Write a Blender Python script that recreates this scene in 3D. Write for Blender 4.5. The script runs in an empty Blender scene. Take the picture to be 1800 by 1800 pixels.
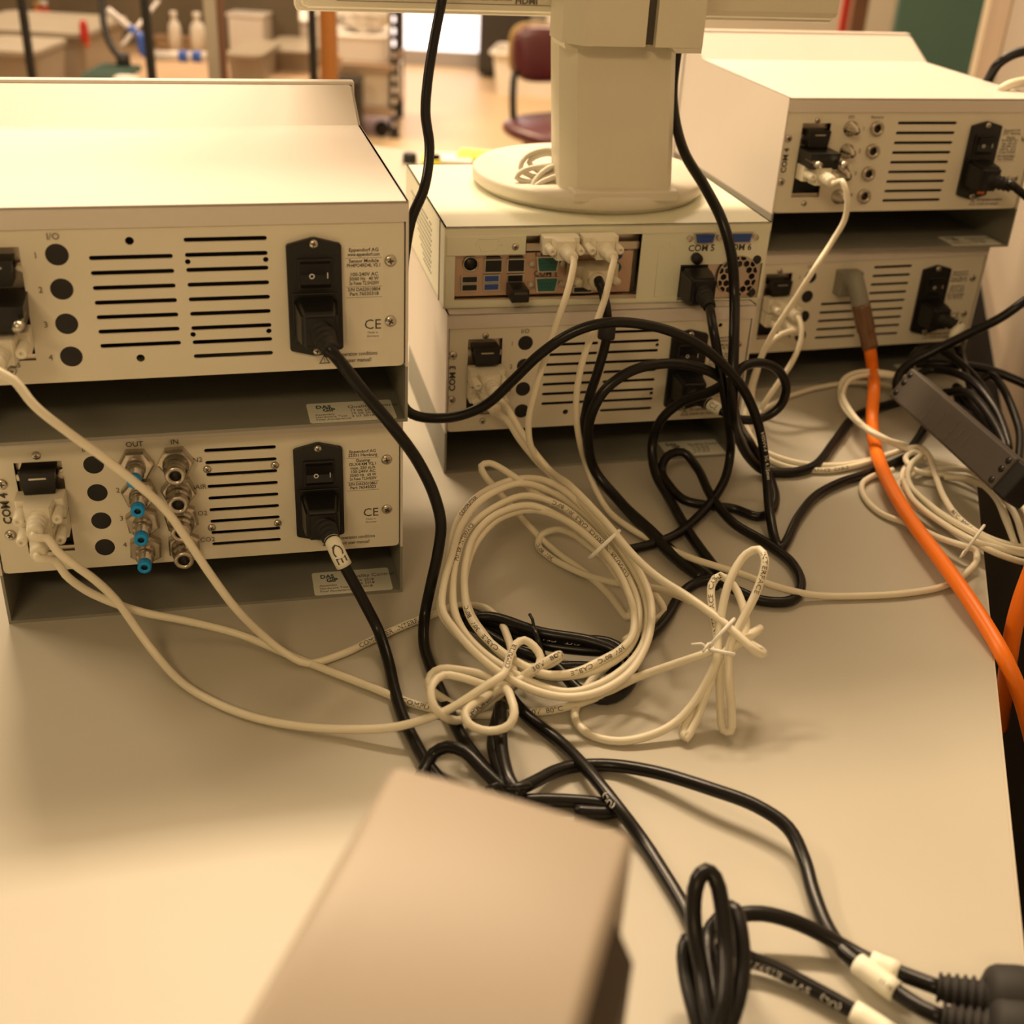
import bpy, bmesh, math, random
from mathutils import Vector, Matrix
random.seed(7)
SC = bpy.context.scene
COL = SC.collection
# ------------------------------------------------------------------ camera
T = 0.74                     # table top above the floor
FPX, PITCH, ROLL, CAMH = 2091.76, 0.5091, 0.0546, 0.461
_cp, _sp, _cr, _sr = math.cos(PITCH), math.sin(PITCH), math.cos(ROLL), math.sin(ROLL)
CAM = Vector((0, 0, T + CAMH))
_fwd = Vector((0, _cp, -_sp)); _r0 = Vector((1, 0, 0)); _u0 = Vector((0, _sp, _cp))
_right = _r0 * _cr + _u0 * _sr
_up = -_r0 * _sr + _u0 * _cr
cam_d = bpy.data.cameras.new('camera'); cam = bpy.data.objects.new('camera', cam_d); COL.objects.link(cam)
cam.matrix_world = Matrix(((_right.x, _up.x, -_fwd.x, CAM.x), (_right.y, _up.y, -_fwd.y, CAM.y), (_right.z, _up.z, -_fwd.z, CAM.z), (0, 0, 0, 1)))
cam_d.sensor_width = 36; cam_d.sensor_fit = 'HORIZONTAL'; cam_d.lens = FPX / 1800 * 36
cam_d.clip_start = 0.02; cam_d.clip_end = 60
cam_d.dof.use_dof = True; cam_d.dof.focus_distance = 0.80; cam_d.dof.aperture_fstop = 6.8
SC.camera = cam
SC.view_settings.view_transform = 'Standard'; SC.view_settings.look = 'None'
SC.view_settings.gamma = 1.0; SC.view_settings.use_curve_mapping = False
SC.view_settings.exposure = 0.05
# ------------------------------------------------------------------ light
wd = bpy.data.worlds.new('room_light'); SC.world = wd; wd.use_nodes = True
wd.node_tree.nodes['Background'].inputs[0].default_value = (1.0, 0.67, 0.29, 1)
wd.node_tree.nodes['Background'].inputs[1].default_value = 0.20
def area(name, loc, target, sx, sy, power, col=(1, .735, .47)):
    l = bpy.data.lights.new(name, 'AREA'); l.shape = 'RECTANGLE'; l.size = sx; l.size_y = sy
    l.energy = power; l.color = col
    o = bpy.data.objects.new(name, l); COL.objects.link(o); o.location = loc
    o.rotation_euler = (Vector(target) - Vector(loc)).to_track_quat('-Z', 'Y').to_euler()
    return o
area('ceiling_or_fill_light', (-0.68, 2.10, T + 2.42), (-0.2, 0.7, T), 0.8, 0.22, 70)
area('ceiling_or_fill_light', (0.25, 2.10, T + 2.4), (0.1, 0.7, T), 0.7, 0.22, 35)
area('ceiling_or_fill_light', (-0.5, -1.9, T + 2.1), (0.0, 0.7, T), 1.2, 0.3, 25, (1, .70, .37))  # added fill behind the camera, brightens the rear panels
area('ceiling_or_fill_light', (-2.5, 1.7, T + 2.1), (0, 0.8, T), 1.2, 0.3, 46)
area('ceiling_or_fill_light', (0.75, 0.30, T + 2.2), (0.5, 0.70, T), 1.2, 0.25, 30, (1, .71, .39))  # added overhead fill for the table and the right stack
area('ceiling_or_fill_light', (0.2, 5.2, T + 2.2), (0.2, 5.4, 0), 1.4, 1.4, 105)
area('ceiling_or_fill_light', (-2.2, 5.6, T + 2.2), (-2.2, 5.7, 0), 1.4, 1.4, 120)
# ------------------------------------------------------------------ rays: a photograph pixel to a point of the place
def ray(px, py):
    x = (px - 900) / FPX; y = (900 - py) / FPX
    return _fwd + _right * x + _up * y
def onz(px, py, z):          # z above the table top, metres
    q = ray(px, py); return CAM + q * ((T + z - CAM.z) / q.z)
def onfloor(px, py, z=0): return onz(px, py, z - T)
def atdist(px, py, d): return CAM + ray(px, py) * d
MODS = {'L1': (-.3201, .6171, .2723, .1401), 'L2': (-.3264, .6400, .2480, 0), 'M': (-.0593, .8874, .2500, 0),
        'R1': (.2234, 1.0992, .2691, .1401), 'R2': (.2122, 1.1001, .3014, 0), 'PC': (-.0629, .8958, .2494, .1401)}
def frame(m):
    x, y, t, b = MODS[m]
    return Vector((x, y, T + b)), Vector((math.cos(t), math.sin(t), 0)), Vector((-math.sin(t), math.cos(t), 0))
def onmod(m, px, py, front):  # plane parallel to a rear panel, `front` metres towards the camera
    o, e, n = frame(m); q = ray(px, py)
    return CAM + q * (((o - CAM).dot(n) - front) / q.dot(n))
def inmod(m, u, y, z):        # module-local millimetres to world
    o, e, n = frame(m); return o + e * (u / 1000) + n * (y / 1000) + Vector((0, 0, z / 1000))
# ------------------------------------------------------------------ materials
def mat(name, col, rough=.5, metal=0, bump=0, bscale=400, var=0, vscale=6, emit=0, spec=.5, trans=0, alpha=1, coat=0):
    m = bpy.data.materials.new(name); m.use_nodes = True
    nt = m.node_tree; b = nt.nodes['Principled BSDF']
    b.inputs['Base Color'].default_value = (*col, 1); b.inputs['Roughness'].default_value = rough
    b.inputs['Metallic'].default_value = metal; b.inputs['Specular IOR Level'].default_value = spec
    b.inputs['Transmission Weight'].default_value = trans; b.inputs['Alpha'].default_value = alpha
    b.inputs['Coat Weight'].default_value = coat
    tc = nt.nodes.new('ShaderNodeTexCoord')
    if emit:
        b.inputs['Emission Color'].default_value = (*col, 1); b.inputs['Emission Strength'].default_value = emit
    if var:
        n = nt.nodes.new('ShaderNodeTexNoise'); n.inputs['Scale'].default_value = vscale; n.inputs['Detail'].default_value = 5
        nt.links.new(tc.outputs['Object'], n.inputs['Vector'])
        r = nt.nodes.new('ShaderNodeValToRGB')
        r.color_ramp.elements[0].position = .3; r.color_ramp.elements[1].position = .7
        r.color_ramp.elements[0].color = (*[c * (1 - var) for c in col], 1)
        r.color_ramp.elements[1].color = (*[min(1, c * (1 + var)) for c in col], 1)
        nt.links.new(n.outputs['Fac'], r.inputs['Fac']); nt.links.new(r.outputs['Color'], b.inputs['Base Color'])
    if bump:
        n2 = nt.nodes.new('ShaderNodeTexNoise'); n2.inputs['Scale'].default_value = bscale; n2.inputs['Detail'].default_value = 3
        nt.links.new(tc.outputs['Object'], n2.inputs['Vector'])
        bp = nt.nodes.new('ShaderNodeBump'); bp.inputs['Strength'].default_value = bump; bp.inputs['Distance'].default_value = .0008
        nt.links.new(n2.outputs['Fac'], bp.inputs['Height']); nt.links.new(bp.outputs['Normal'], b.inputs['Normal'])
    return m
MT = {}
MT['table'] = mat('grey_laminate', (.49, .465, .392), .42, 0, .05, 900, .02, 9, spec=.35)
MT['edge'] = mat('table_edge_band', (.55, .50, .40), .5, 0, .05, 600, .03, 20)
MT['white'] = mat('white_powder_coat', (.70, .65, .60), .45, 0, .10, 1500, .01, 20, spec=.35)
MT['panel'] = mat('warm_white_panel', (.75, .71, .585), .5, 0, .08, 1800, .012, 30, spec=.35)
MT['pcwhite'] = mat('off_white_steel', (.76, .765, .61), .45, 0, .06, 1500, .012, 25, spec=.35)
MT['tray'] = mat('grey_sheet_steel', (.245, .24, .20), .5, 0, .10, 1200, .03, 30)
MT['black'] = mat('black_plastic', (.006, .0055, .005), .40, 0, .10, 900, .1, 40)
MT['plugdark'] = mat('dark_rubber_plug', (.015, .0135, .0125), .7, 0, .05, 600, .1, 40)
MT['cord'] = mat('black_pvc', (.006, .0052, .0048), .30, 0, .06, 500, .1, 30, spec=.35)
MT['beige'] = mat('ivory_pvc', (.80, .75, .60), .38, 0, .05, 300, .02, 25, spec=.5)
MT['hood'] = mat('ivory_moulding', (.80, .76, .63), .42, 0, .06, 500, .02, 25)
MT['orange'] = mat('orange_pvc', (.98, .22, .008), .42, 0, .05, 300, .03, 30)
MT['steel'] = mat('nickel_steel', (.62, .58, .50), .28, 1, .04, 300, .04, 40)
MT['brass'] = mat('nickel_plated_brass', (.55, .50, .42), .27, 1, .03, 300, .04, 40)
MT['zinc'] = mat('zinc_plate', (.66, .58, .48), .35, 1, .04, 300, .04, 40)
MT['blue'] = mat('blue_release_ring', (.0, .30, .75), .4, 0, .03, 200, .03, 30)
MT['ink'] = mat('dark_ink', (.06, .05, .045), .7, 0, 0, 1, .05, 50)
MT['inksoft'] = mat('grey_ink', (.16, .13, .11), .7, 0, 0, 1, .05, 50)
MT['inkwhite'] = mat('white_ink', (.75, .74, .70), .7, 0, 0, 1, .05, 50)
MT['label'] = mat('paper_label', (.86, .85, .72), .55, 0, .03, 500, .015, 40)
MT['labelpanel'] = mat('printed_label_film', (.765, .725, .60), .5, 0, .03, 900, .01, 30)
MT['mon'] = mat('light_grey_abs', (.72, .685, .55), .5, 0, .12, 1600, .015, 30)
MT['monw'] = mat('pale_grey_abs', (.70, .66, .56), .45, 0, .08, 1600, .015, 30)
MT['dvi'] = mat('ivory_aged_moulding', (.68, .62, .47), .45, 0, .06, 500, .02, 25)
MT['portblue'] = mat('blue_port_insert', (.03, .08, .32), .45, 0, .03, 300, .05, 40)
MT['portgreen'] = mat('teal_port_insert', (.02, .12, .10), .45, 0, .03, 300, .05, 40)
MT['pink'] = mat('copper_toned_shield', (.62, .44, .32), .45, .6, .03, 300, .05, 30)
MT['brown'] = mat('amber_sleeve', (.16, .075, .030), .25, 0, .03, 300, .08, 40, coat=.5)
MT['tie'] = mat('white_tie', (.85, .84, .78), .45, 0, .03, 300, .02, 40)
MT['brick'] = mat('charcoal_abs', (.075, .062, .052), .62, 0, .12, 900, .05, 40)
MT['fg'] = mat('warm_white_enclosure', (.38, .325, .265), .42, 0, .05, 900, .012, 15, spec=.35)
MT['fgshade'] = mat('side_shade_brown', (.05, .032, .02), .6, 0, .05, 900, .05, 20)  # shade of the enclosure's right flank, put into the colour
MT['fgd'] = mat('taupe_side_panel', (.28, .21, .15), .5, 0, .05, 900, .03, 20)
MT['wall'] = mat('cream_wall_paint', (.34, .29, .23), .8, 0, .10, 90, .04, 2)
MT['dark'] = mat('gap_shade_black', (.005, .0045, .004), .9, 0, .05, 90, .1, 5, spec=.08)  # black that paints the shade in the gap at the wall
# ------------------------------------------------------------------ mesh helpers
class MB:
    def __init__(s): s.v = []; s.f = []; s.sm = []
    def add(s, vs, fs, smooth=False):
        k = len(s.v); s.v += [tuple(v) for v in vs]
        for f in fs: s.f.append([i + k for i in f]); s.sm.append(smooth)
        return s
    def box(s, x0, x1, y0, y1, z0, z1, c=0):
        if c <= 0:
            vs = [(x, y, z) for z in (z0, z1) for y in (y0, y1) for x in (x0, x1)]
            return s.add(vs, [(0, 2, 3, 1), (4, 5, 7, 6), (0, 1, 5, 4), (2, 6, 7, 3), (0, 4, 6, 2), (1, 3, 7, 5)])
        bm = bmesh.new(); bmesh.ops.create_cube(bm, size=1)
        for v in bm.verts: v.co = Vector(((x0 + x1) / 2 + v.co.x * (x1 - x0), (y0 + y1) / 2 + v.co.y * (y1 - y0), (z0 + z1) / 2 + v.co.z * (z1 - z0)))
        bmesh.ops.bevel(bm, geom=list(bm.edges), offset=c, segments=2, affect='EDGES', profile=.5)
        return s.bm(bm)
    def bm(s, bm, smooth=False):
        bm.verts.index_update()
        s.add([v.co for v in bm.verts], [[v.index for v in f.verts] for f in bm.faces], smooth); bm.free(); return s
    def prism(s, poly, a, b, axis='y', M=None):   # poly in the two other axes, extruded a..b along axis
        n = len(poly); vs = []
        for t in (a, b):
            for p, q in poly:
                vs.append({'x': (t, p, q), 'y': (p, t, q), 'z': (p, q, t)}[axis])
        if M: vs = [M @ Vector(v) for v in vs]
        fs = [list(range(n)), list(range(2 * n - 1, n - 1, -1))] + [(i, i + n, (i + 1) % n + n, (i + 1) % n) for i in range(n)]
        return s.add(vs, fs)
    def lathe(s, prof, M=None, seg=16, smooth=True, close=True):  # prof (r, h) around local z, M places it
        vs = []; fs = []
        for r, h in prof:
            for k in range(seg):
                a = 2 * math.pi * k / seg; vs.append(Vector((r * math.cos(a), r * math.sin(a), h)))
        for i in range(len(prof) - 1):
            for k in range(seg):
                k2 = (k + 1) % seg; fs.append((i * seg + k, i * seg + k2, (i + 1) * seg + k2, (i + 1) * seg + k))
        if close:
            fs.append(list(range(seg - 1, -1, -1))); fs.append([(len(prof) - 1) * seg + k for k in range(seg)])
        if M: vs = [M @ v for v in vs]
        return s.add(vs, fs, smooth)
    def tube(s, pts, r, seg=10, smooth=True):
        pts = [Vector(p) for p in pts]; n = len(pts); tang = []
        for i in range(n):
            d = pts[min(i + 1, n - 1)] - pts[max(i - 1, 0)]
            tang.append(d.normalized() if d.length > 1e-9 else Vector((0, 0, 1)))
        nrm = tang[0].orthogonal().normalized(); vs = []; fs = []
        for i in range(n):
            nrm = (nrm - tang[i] * nrm.dot(tang[i]))
            nrm = nrm.normalized() if nrm.length > 1e-6 else tang[i].orthogonal().normalized()
            bi = tang[i].cross(nrm); rr = r[i] if isinstance(r, (list, tuple)) else r
            for k in range(seg):
                a = 2 * math.pi * k / seg; vs.append(pts[i] + (nrm * math.cos(a) + bi * math.sin(a)) * rr)
        for i in range(n - 1):
            for k in range(seg):
                k2 = (k + 1) % seg; fs.append((i * seg + k, i * seg + k2, (i + 1) * seg + k2, (i + 1) * seg + k))
        fs.append(list(range(seg - 1, -1, -1))); fs.append([(n - 1) * seg + k for k in range(seg)])
        return s.add(vs, fs, smooth)
    def mesh(s, name, m, fixn=True):
        me = bpy.data.meshes.new(name); me.from_pydata(s.v, [], s.f)
        me.polygons.foreach_set('use_smooth', s.sm)
        if fixn:
            bm = bmesh.new(); bm.from_mesh(me); bmesh.ops.recalc_face_normals(bm, faces=bm.faces); bm.to_mesh(me); bm.free()
        me.materials.append(m); me.update(); return me
    def obj(s, name, m, parent=None, label=None):
        return link(name, s.mesh(name, m), parent, label)
def link(name, me, parent=None, label=None):
    o = bpy.data.objects.new(name, me); COL.objects.link(o); o.parent = parent
    if label: o['label'] = label
    return o
def tag(o, label, cat, group=None):
    o['label'] = label; o['category'] = cat
    if group: o['group'] = group
    return o
def thing(name, label, cat, loc=(0, 0, 0), rz=0, group=None):
    o = bpy.data.objects.new(name, None); COL.objects.link(o); o.location = loc; o.rotation_euler = (0, 0, rz)
    o.empty_display_size = .02
    return tag(o, label, cat, group)
def struct(o): o['kind'] = 'structure'; return o
def curve_mesh(splines, depth, name, m):           # flat plate with real holes, local XY, thickness 2*depth
    c = bpy.data.curves.new(name, 'CURVE'); c.dimensions = '2D'; c.fill_mode = 'BOTH'; c.extrude = depth
    for pts in splines:
        sp = c.splines.new('POLY'); sp.points.add(len(pts) - 1)
        for i, (x, y) in enumerate(pts): sp.points[i].co = (x, y, 0, 1)
        sp.use_cyclic_u = True
    o = bpy.data.objects.new(name, c); COL.objects.link(o)
    dg = bpy.context.evaluated_depsgraph_get()
    me = bpy.data.meshes.new_from_object(o.evaluated_get(dg)); bpy.data.objects.remove(o); bpy.data.curves.remove(c)
    me.materials.clear(); me.materials.append(m); me.name = name; return me
ROTX = Matrix.Rotation(math.pi / 2, 4, 'X')
def rect(x0, x1, y0, y1, r=0, n=4):
    if r <= 0: return [(x0, y0), (x1, y0), (x1, y1), (x0, y1)]
    out = []
    for cx, cy, a0 in ((x1 - r, y0 + r, -90), (x1 - r, y1 - r, 0), (x0 + r, y1 - r, 90), (x0 + r, y0 + r, 180)):
        for k in range(n + 1):
            a = math.radians(a0 + 90 * k / n); out.append((cx + r * math.cos(a), cy + r * math.sin(a)))
    return out
def circ(x, y, r, n=20): return [(x + r * math.cos(2 * math.pi * k / n), y + r * math.sin(2 * math.pi * k / n)) for k in range(n)]
def slot(x0, x1, y, h): return rect(x0, x1, y - h / 2, y + h / 2, h * .49, 3)
_tc = {}
def text_mesh(txt, size, m, align='CENTER', bold=0, sx=1):
    key = (txt, round(size, 6), m.name, align, bold, sx)
    if key in _tc: return _tc[key]
    c = bpy.data.curves.new('lettering', 'FONT'); c.body = txt; c.size = size; c.align_x = align; c.align_y = 'CENTER'
    c.resolution_u = 2; c.offset = bold; c.extrude = .00004
    o = bpy.data.objects.new('lettering', c); COL.objects.link(o)
    dg = bpy.context.evaluated_depsgraph_get()
    me = bpy.data.meshes.new_from_object(o.evaluated_get(dg)); bpy.data.objects.remove(o); bpy.data.curves.remove(c)
    if sx != 1:
        for v in me.vertices: v.co.x *= sx
    me.materials.clear(); me.materials.append(m); me.name = 'lettering'; _tc[key] = me; return me
def text_on(parent, txt, size, u, z, m=None, y=-.0012, rot=0, align='CENTER', bold=0, sx=1, label=None):
    # lettering on a plane facing -Y of the parent
    o = link('lettering', text_mesh(txt, size, m or MT['ink'], align, bold, sx), parent, label)
    o.matrix_local = Matrix.Translation((u, y, z)) @ ROTX @ Matrix.Rotation(rot, 4, 'Z')
    return o
def text_flat(parent, txt, size, x, y, z, m=None, rot=0, align='LEFT', bold=0, sx=1):   # lying face up
    o = link('lettering', text_mesh(txt, size, m or MT['ink'], align, bold, sx), parent)
    o.matrix_local = Matrix.Translation((x, y, z)) @ Matrix.Rotation(rot, 4, 'Z'); return o
def spline(P, step=.004):
    # centripetal Catmull-Rom, resampled
    P = [Vector(p) for p in P]; out = []
    Q = [P[0] * 2 - P[1]] + P + [P[-1] * 2 - P[-2]]
    for i in range(1, len(Q) - 2):
        p0, p1, p2, p3 = Q[i - 1:i + 3]
        def tt(t, a, b): return t + max((b - a).length, 1e-6) ** .5
        t0 = 0; t1 = tt(t0, p0, p1); t2 = tt(t1, p1, p2); t3 = tt(t2, p2, p3)
        n = max(2, int((p2 - p1).length / step))
        for k in range(n):
            t = t1 + (t2 - t1) * k / n
            a1 = p0 * ((t1 - t) / (t1 - t0)) + p1 * ((t - t0) / (t1 - t0)); a2 = p1 * ((t2 - t) / (t2 - t1)) + p2 * ((t - t1) / (t2 - t1)); a3 = p2 * ((t3 - t) / (t3 - t2)) + p3 * ((t - t2) / (t3 - t2))
            b1 = a1 * ((t2 - t) / (t2 - t0)) + a2 * ((t - t0) / (t2 - t0)); b2 = a2 * ((t3 - t) / (t3 - t1)) + a3 * ((t - t1) / (t3 - t1))
            out.append(b1 * ((t2 - t) / (t2 - t1)) + b2 * ((t - t1) / (t2 - t1)))
    out.append(P[-1]); return out
AX_OUT = Matrix.Rotation(math.pi / 2, 4, 'X')      # local z -> -y (out of a rear panel)
# ------------------------------------------------------------------ table and room shell
_k = math.hypot(.2685, 1); E1 = Vector((.2685, 1, 0)) / _k; E2 = Vector((1, -.2685, 0)) / _k
EDGE0 = Vector((.2332, .3, 0))
def tb(s, w, z=0): p = EDGE0 + E1 * s + E2 * w; return (p.x, p.y, z)     # s along the right edge, w outwards from it
def quad_prism(mb, s0, s1, w0, w1, z0, z1):
    P = [tb(s0, w0), tb(s1, w0), tb(s1, w1), tb(s0, w1)]
    return mb.prism([(p[0], p[1]) for p in P], z0, z1, 'z')
table = thing('lab_table', 'pale grey laminate table top carrying the white instruments and cables', 'table', (0, 0, 0))
mb = MB(); quad_prism(mb, -.9, 1.60, -1.75, -.0015, T - .028, T); mb.obj('table_top', MT['table'], table)
mb = MB(); quad_prism(mb, -.9, 1.60, -.0015, 0, T - .028, T - .0004); mb.obj('edge_band', MT['edge'], table)
for s, w in ((-.8, -.1), (1.5, -.1), (-.8, -1.65), (1.5, -1.65)):
    mb = MB(); quad_prism(mb, s - .025, s + .025, w - .025, w + .025, 0, T - .028); mb.obj('leg', MT['tray'], table)
# right wall behind the table edge
WO = .058
mb = MB(); quad_prism(mb, -1.6, 2.45, WO, WO + .1, 0, 2.9); struct(mb.obj('wall_right', MT['wall']))
mb = MB(); quad_prism(mb, -1.6, 2.45, WO - .004, WO, 0, T - .07); struct(mb.obj('gap_shade_panel', MT['dark']))  # sheet added so the gap below the table edge stays in dark shade
mb = MB(); quad_prism(mb, 2.45, 2.62, WO - .006, WO + .1, 0, 2.9); struct(mb.obj('trim_2', mat('tan_door_frame', (.58, .49, .36), .6, 0, .08, 60, .04, 6)))
mb = MB(); quad_prism(mb, 2.02, 2.45, WO - .003, WO, T - .06, 2.9); struct(mb.obj('pilaster_shadow', mat('pilaster_shadow_brown', (.34, .25, .17), .65, 0, .08, 60, .05, 6)))  # brown strip with the pilaster's shadow put into its colour
# ------------------------------------------------------------------ small repeated pieces
def screw_mesh(r=.0036):
    mb = MB(); mb.lathe([(r, 0), (r, .0006), (r * .8, .0014), (r * .45, .0017)], AX_OUT, 14)
    return mb.mesh('screw', MT['steel'])
def cross_mesh(r=.0036):
    mb = MB(); a = r * .5; b = r * .14; y = -.00178
    mb.box(-a, a, y, y + .0003, -b, b); mb.box(-b, b, y, y + .0003, -a, a); return mb.mesh('cross_recess', MT['ink'])
SCREW, CROSS, SCREWS, CROSSS = screw_mesh(), cross_mesh(), screw_mesh(.0027), cross_mesh(.0027)
def screw(parent, u, z, small=False, y=-.0006, rot=.3):
    o = link('screw', SCREWS if small else SCREW, parent); o.location = (u / 1000, y, z / 1000); o.rotation_euler = (0, rot, 0)
    c = link('cross_recess', CROSSS if small else CROSS, o); return o
PLUG = MB().lathe([(.0064, -.002), (.0064, .0004), (.0058, .0006)], AX_OUT, 24).mesh('blanking_plug', MT['plugdark'])
W_, H_, A_, LIP = .260, .1401, .0374, .0122
def inlet(parent):
    pts = [(.1887, .1152), (.1897, .1163), (.2035, .1199), (.2055, .1199), (.2193, .1163), (.2203, .1152), (.2203, .0526), (.2193, .0515), (.2055, .0479), (.2035, .0479), (.1897, .0515), (.1887, .0526)]
    mb = MB(); mb.prism(pts, -.0035, -.0002, 'y')
    mb.box(.191, .218, -.0045, -.003, .0565, .0875, .0006)
    o = mb.obj('power_inlet', MT['black'], parent, 'black power inlet with rocker switch')
    f = MB(); f.box(.1945, .2150, -.0052, -.003, .0895, .1080, .0007); f.obj('switch_frame', MT['plugdark'], o)
    r = MB(); r.prism([(-.0050, .0910), (-.0056, .0910), (-.0068, .0935), (-.0062, .099), (-.0085, .1062), (-.0050, .1066)], .1962, .2134, 'x'); r.obj('rocker', MT['black'], o)
    ring = curve_mesh([circ(0, 0, .0016, 14), circ(0, 0, .0010, 14)], .00005, 'lettering', MT['inkwhite'])
    t = link('lettering', ring, o); t.matrix_local = Matrix.Translation((.2026, -.0070, .0985)) @ ROTX
    b = MB(); b.box(.2114, .2119, -.0072, -.0068, .0970, .1005); b.obj('lettering', MT['inkwhite'], o)
    for z in (116.6, 51.2): screw(o, 204.5, z, True, -.0036)
    return o
def dsub_block(parent, u, z, depth=12, w=21, h=14, m='black', label=None):
    mb = MB(); a = w / 2000; hh = h / 2000
    mb.prism([(u / 1000 - a, z / 1000 + hh), (u / 1000 + a, z / 1000 + hh), (u / 1000 + a * .86, z / 1000 - hh), (u / 1000 - a * .86, z / 1000 - hh)], -depth / 1000, .006, 'y')
    o = mb.obj('serial_port', MT[m], parent, label)
    for s in (-1, 1):
        b = MB(); b.lathe([(.0026, 0), (.0026, .004), (.0016, .0042)], Matrix.Translation(((u + s * 12.2) / 1000, .004, z / 1000)) @ AX_OUT, 6, False); b.obj('hex_standoff', MT['steel'], o)
    b = MB(); b.box((u - 5) / 1000, (u + 5) / 1000, -depth / 1000 - .0006, -depth / 1000, (z + h * .22) / 1000, (z + h * .30) / 1000); b.obj('bail', MT['steel'], o)
    return o
RATING = {
 'L1': ['Eppendorf AG', 'www.eppendorf.com', '-', 'Sensor Module', 'PH4PO4RD4L V2.1', '', '100-240V AC', '50/60 Hz   40 W', '2x Fuses T2.5H250V', '-', 'S/N DAS3010804', 'Part 76535318', '-'],
 'L2': ['Eppendorf AG', '22331 Hamburg', '-', 'Gassing', 'GLX4/4M V2.1', 'max. 250 sL/h', '100-240V AC', '50/60 Hz   60 W', '2x Fuses T2.5H250V', '-', 'S/N DAS3010861', 'Part 76545023', '-']}
RATING['M'] = RATING['L1']; RATING['R1'] = RATING['L2']; RATING['R2'] = RATING['L1']
def module(key, name, label, cat, slots, holes, plugs, opening, com=None, extra_holes=()):
    o, e, n = frame(key); x, y, t, b = MODS[key]
    root = thing(name, label, cat, o, t, 'stacked white laboratory modules')
    # cover
    mb = MB(); D = .250
    prof = [(-.002, A_), (-.002, H_), (.205, H_), (.245, H_ + .02), (D, H_ + .02), (D, A_)]
    mb.prism(prof, 0, .0016, 'x'); mb.prism(prof, W_ - .0016, W_, 'x')
    th = .0016
    for (y0, z0), (y1, z1) in zip(prof[1:4], prof[2:5]):
        mb.prism([(y0, z0), (y1, z1), (y1, z1 - th), (y0, z0 - th)], .0002, W_ - .0002, 'x')
    mb.box(.0016, W_ - .0016, -.002, -.0004, H_ - LIP, H_ - .0002)
    mb.obj('cover', MT['white'], root)
    mb = MB(); mb.box(-.002, W_ + .002, D, D + .010, .03, H_ + .0225, .0012); mb.obj('front_bezel', MT['white'], root)
    # tray
    mb = MB(); mb.box(0, W_, -.002, .200, .0, .0022); mb.box(0, .0018, -.002, .200, .002, A_); mb.box(W_ - .0018, W_, -.002, .200, .002, A_)
    mb.box(0, W_, .198, .200, 0, A_); mb.box(.0016, W_ - .0016, 0.0006, .246, A_ + .0002, A_ + .0018)
    mb.obj('tray', MT['tray'], root, 'open grey sheet steel tray')
    # rear panel with real openings
    sp = [rect(.0024, W_ - .0024, A_ + .0004, H_ - LIP + .001, .003)]
    for u0, u1, z in slots: sp.append(slot(u0 / 1000, u1 / 1000, z / 1000, .0027))
    for u, z, r in holes: sp.append(circ(u / 1000, z / 1000, r / 1000, 14))
    for u, z in plugs: sp.append(circ(u / 1000, z / 1000, .0062, 22))
    for r_ in extra_holes: sp.append(rect(*[q / 1000 for q in r_]))
    u0, u1, z0, z1 = opening; sp.append(rect(u0 / 1000, u1 / 1000, z0 / 1000, z1 / 1000))
    me = curve_mesh(sp, .0006, 'rear_panel', MT['panel']); me.transform(ROTX); link('rear_panel', me, root)
    # dark sheet added, its colour standing in for shade inside the closed box
    mb = MB(); mb.box(.004, W_ - .004, .03, .032, A_ + .002, H_ - .002); mb.obj('inner_shade_sheet', MT['plugdark'], root)
    mb = MB(); mb.box((u0 - 2) / 1000, (u1 + 2) / 1000, .007, .0085, (z0 - 2) / 1000, (z1 + 2) / 1000); mb.obj('port_shade_sheet', MT['plugdark'], root)  # black backing, the shade inside the opening painted as its colour
    mb = MB(); mb.box((u0) / 1000, (u1) / 1000, .0055, .0068, (z1 - 27) / 1000, (z1) / 1000); mb.obj('port_bracket', MT['zinc'], root)
    mb = MB(); mb.box((u0) / 1000, (u1) / 1000, .0015, .004, (z0) / 1000, (z0 + 3.2) / 1000); mb.obj('port_bracket', MT['zinc'], root)
    for u, z in plugs:
        p = link('blanking_plug', PLUG, root); p.location = (u / 1000, 0, z / 1000)
    for i, (u, z) in enumerate(((5.3 if key != 'L2' else 10.8, 105 if key != 'L2' else 102.6), (5 if key != 'L2' else 10.6, 66.3), (249.3, 104.5), (249.3, 67))): screw(root, u, z, rot=i * .7)
    for i, (u, z) in enumerate((((u0 + u1) / 2, 121), ((u0 + u1) / 2, 46.2))): screw(root, u, z, True, rot=i * .9 + .2)
    inlet(root)
    dsub_block(root, (u0 + u1) / 2, 106, 10)
    # lettering
    if plugs:
        text_on(root, 'I/O', .0052, .0638, .1235, MT['inksoft'])
    for i, z in enumerate((113.3, 93.6, 73.2, 53.4)):
        text_on(root, str(i + 1), .0050, (.0535 if key not in ('L2', 'R1') else .0785), z / 1000, MT['inksoft'])
    if com: text_on(root, com, .0072, (.0108 if key == 'L2' else .0056), .0855, MT['ink'], rot=math.pi / 2, bold=.00016)
    # rating label
    mb = MB(); mb.box(.2225, .2450, -.00085, -.0006, .0560, .1140); lb = mb.obj('rating_label', MT['labelpanel'], root)
    z = .1115
    for i, s in enumerate(RATING[key]):
        if s == '-':
            r = MB(); r.box(.2228, .2442, -.00092, -.00085, z + .0005, z + .0007); r.obj('lettering', MT['inksoft'], lb); z -= .0012; continue
        if s: text_on(lb, s, .0030, .2336, z, MT['ink'], y=-.0009, bold=.00006, sx=min(1.0, 12.6 / max(len(s), 1)))
        z -= .0027
    text_on(lb, 'CE', .0088, .2385, .0652, MT['ink'], y=-.0009, sx=1.0)
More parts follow.
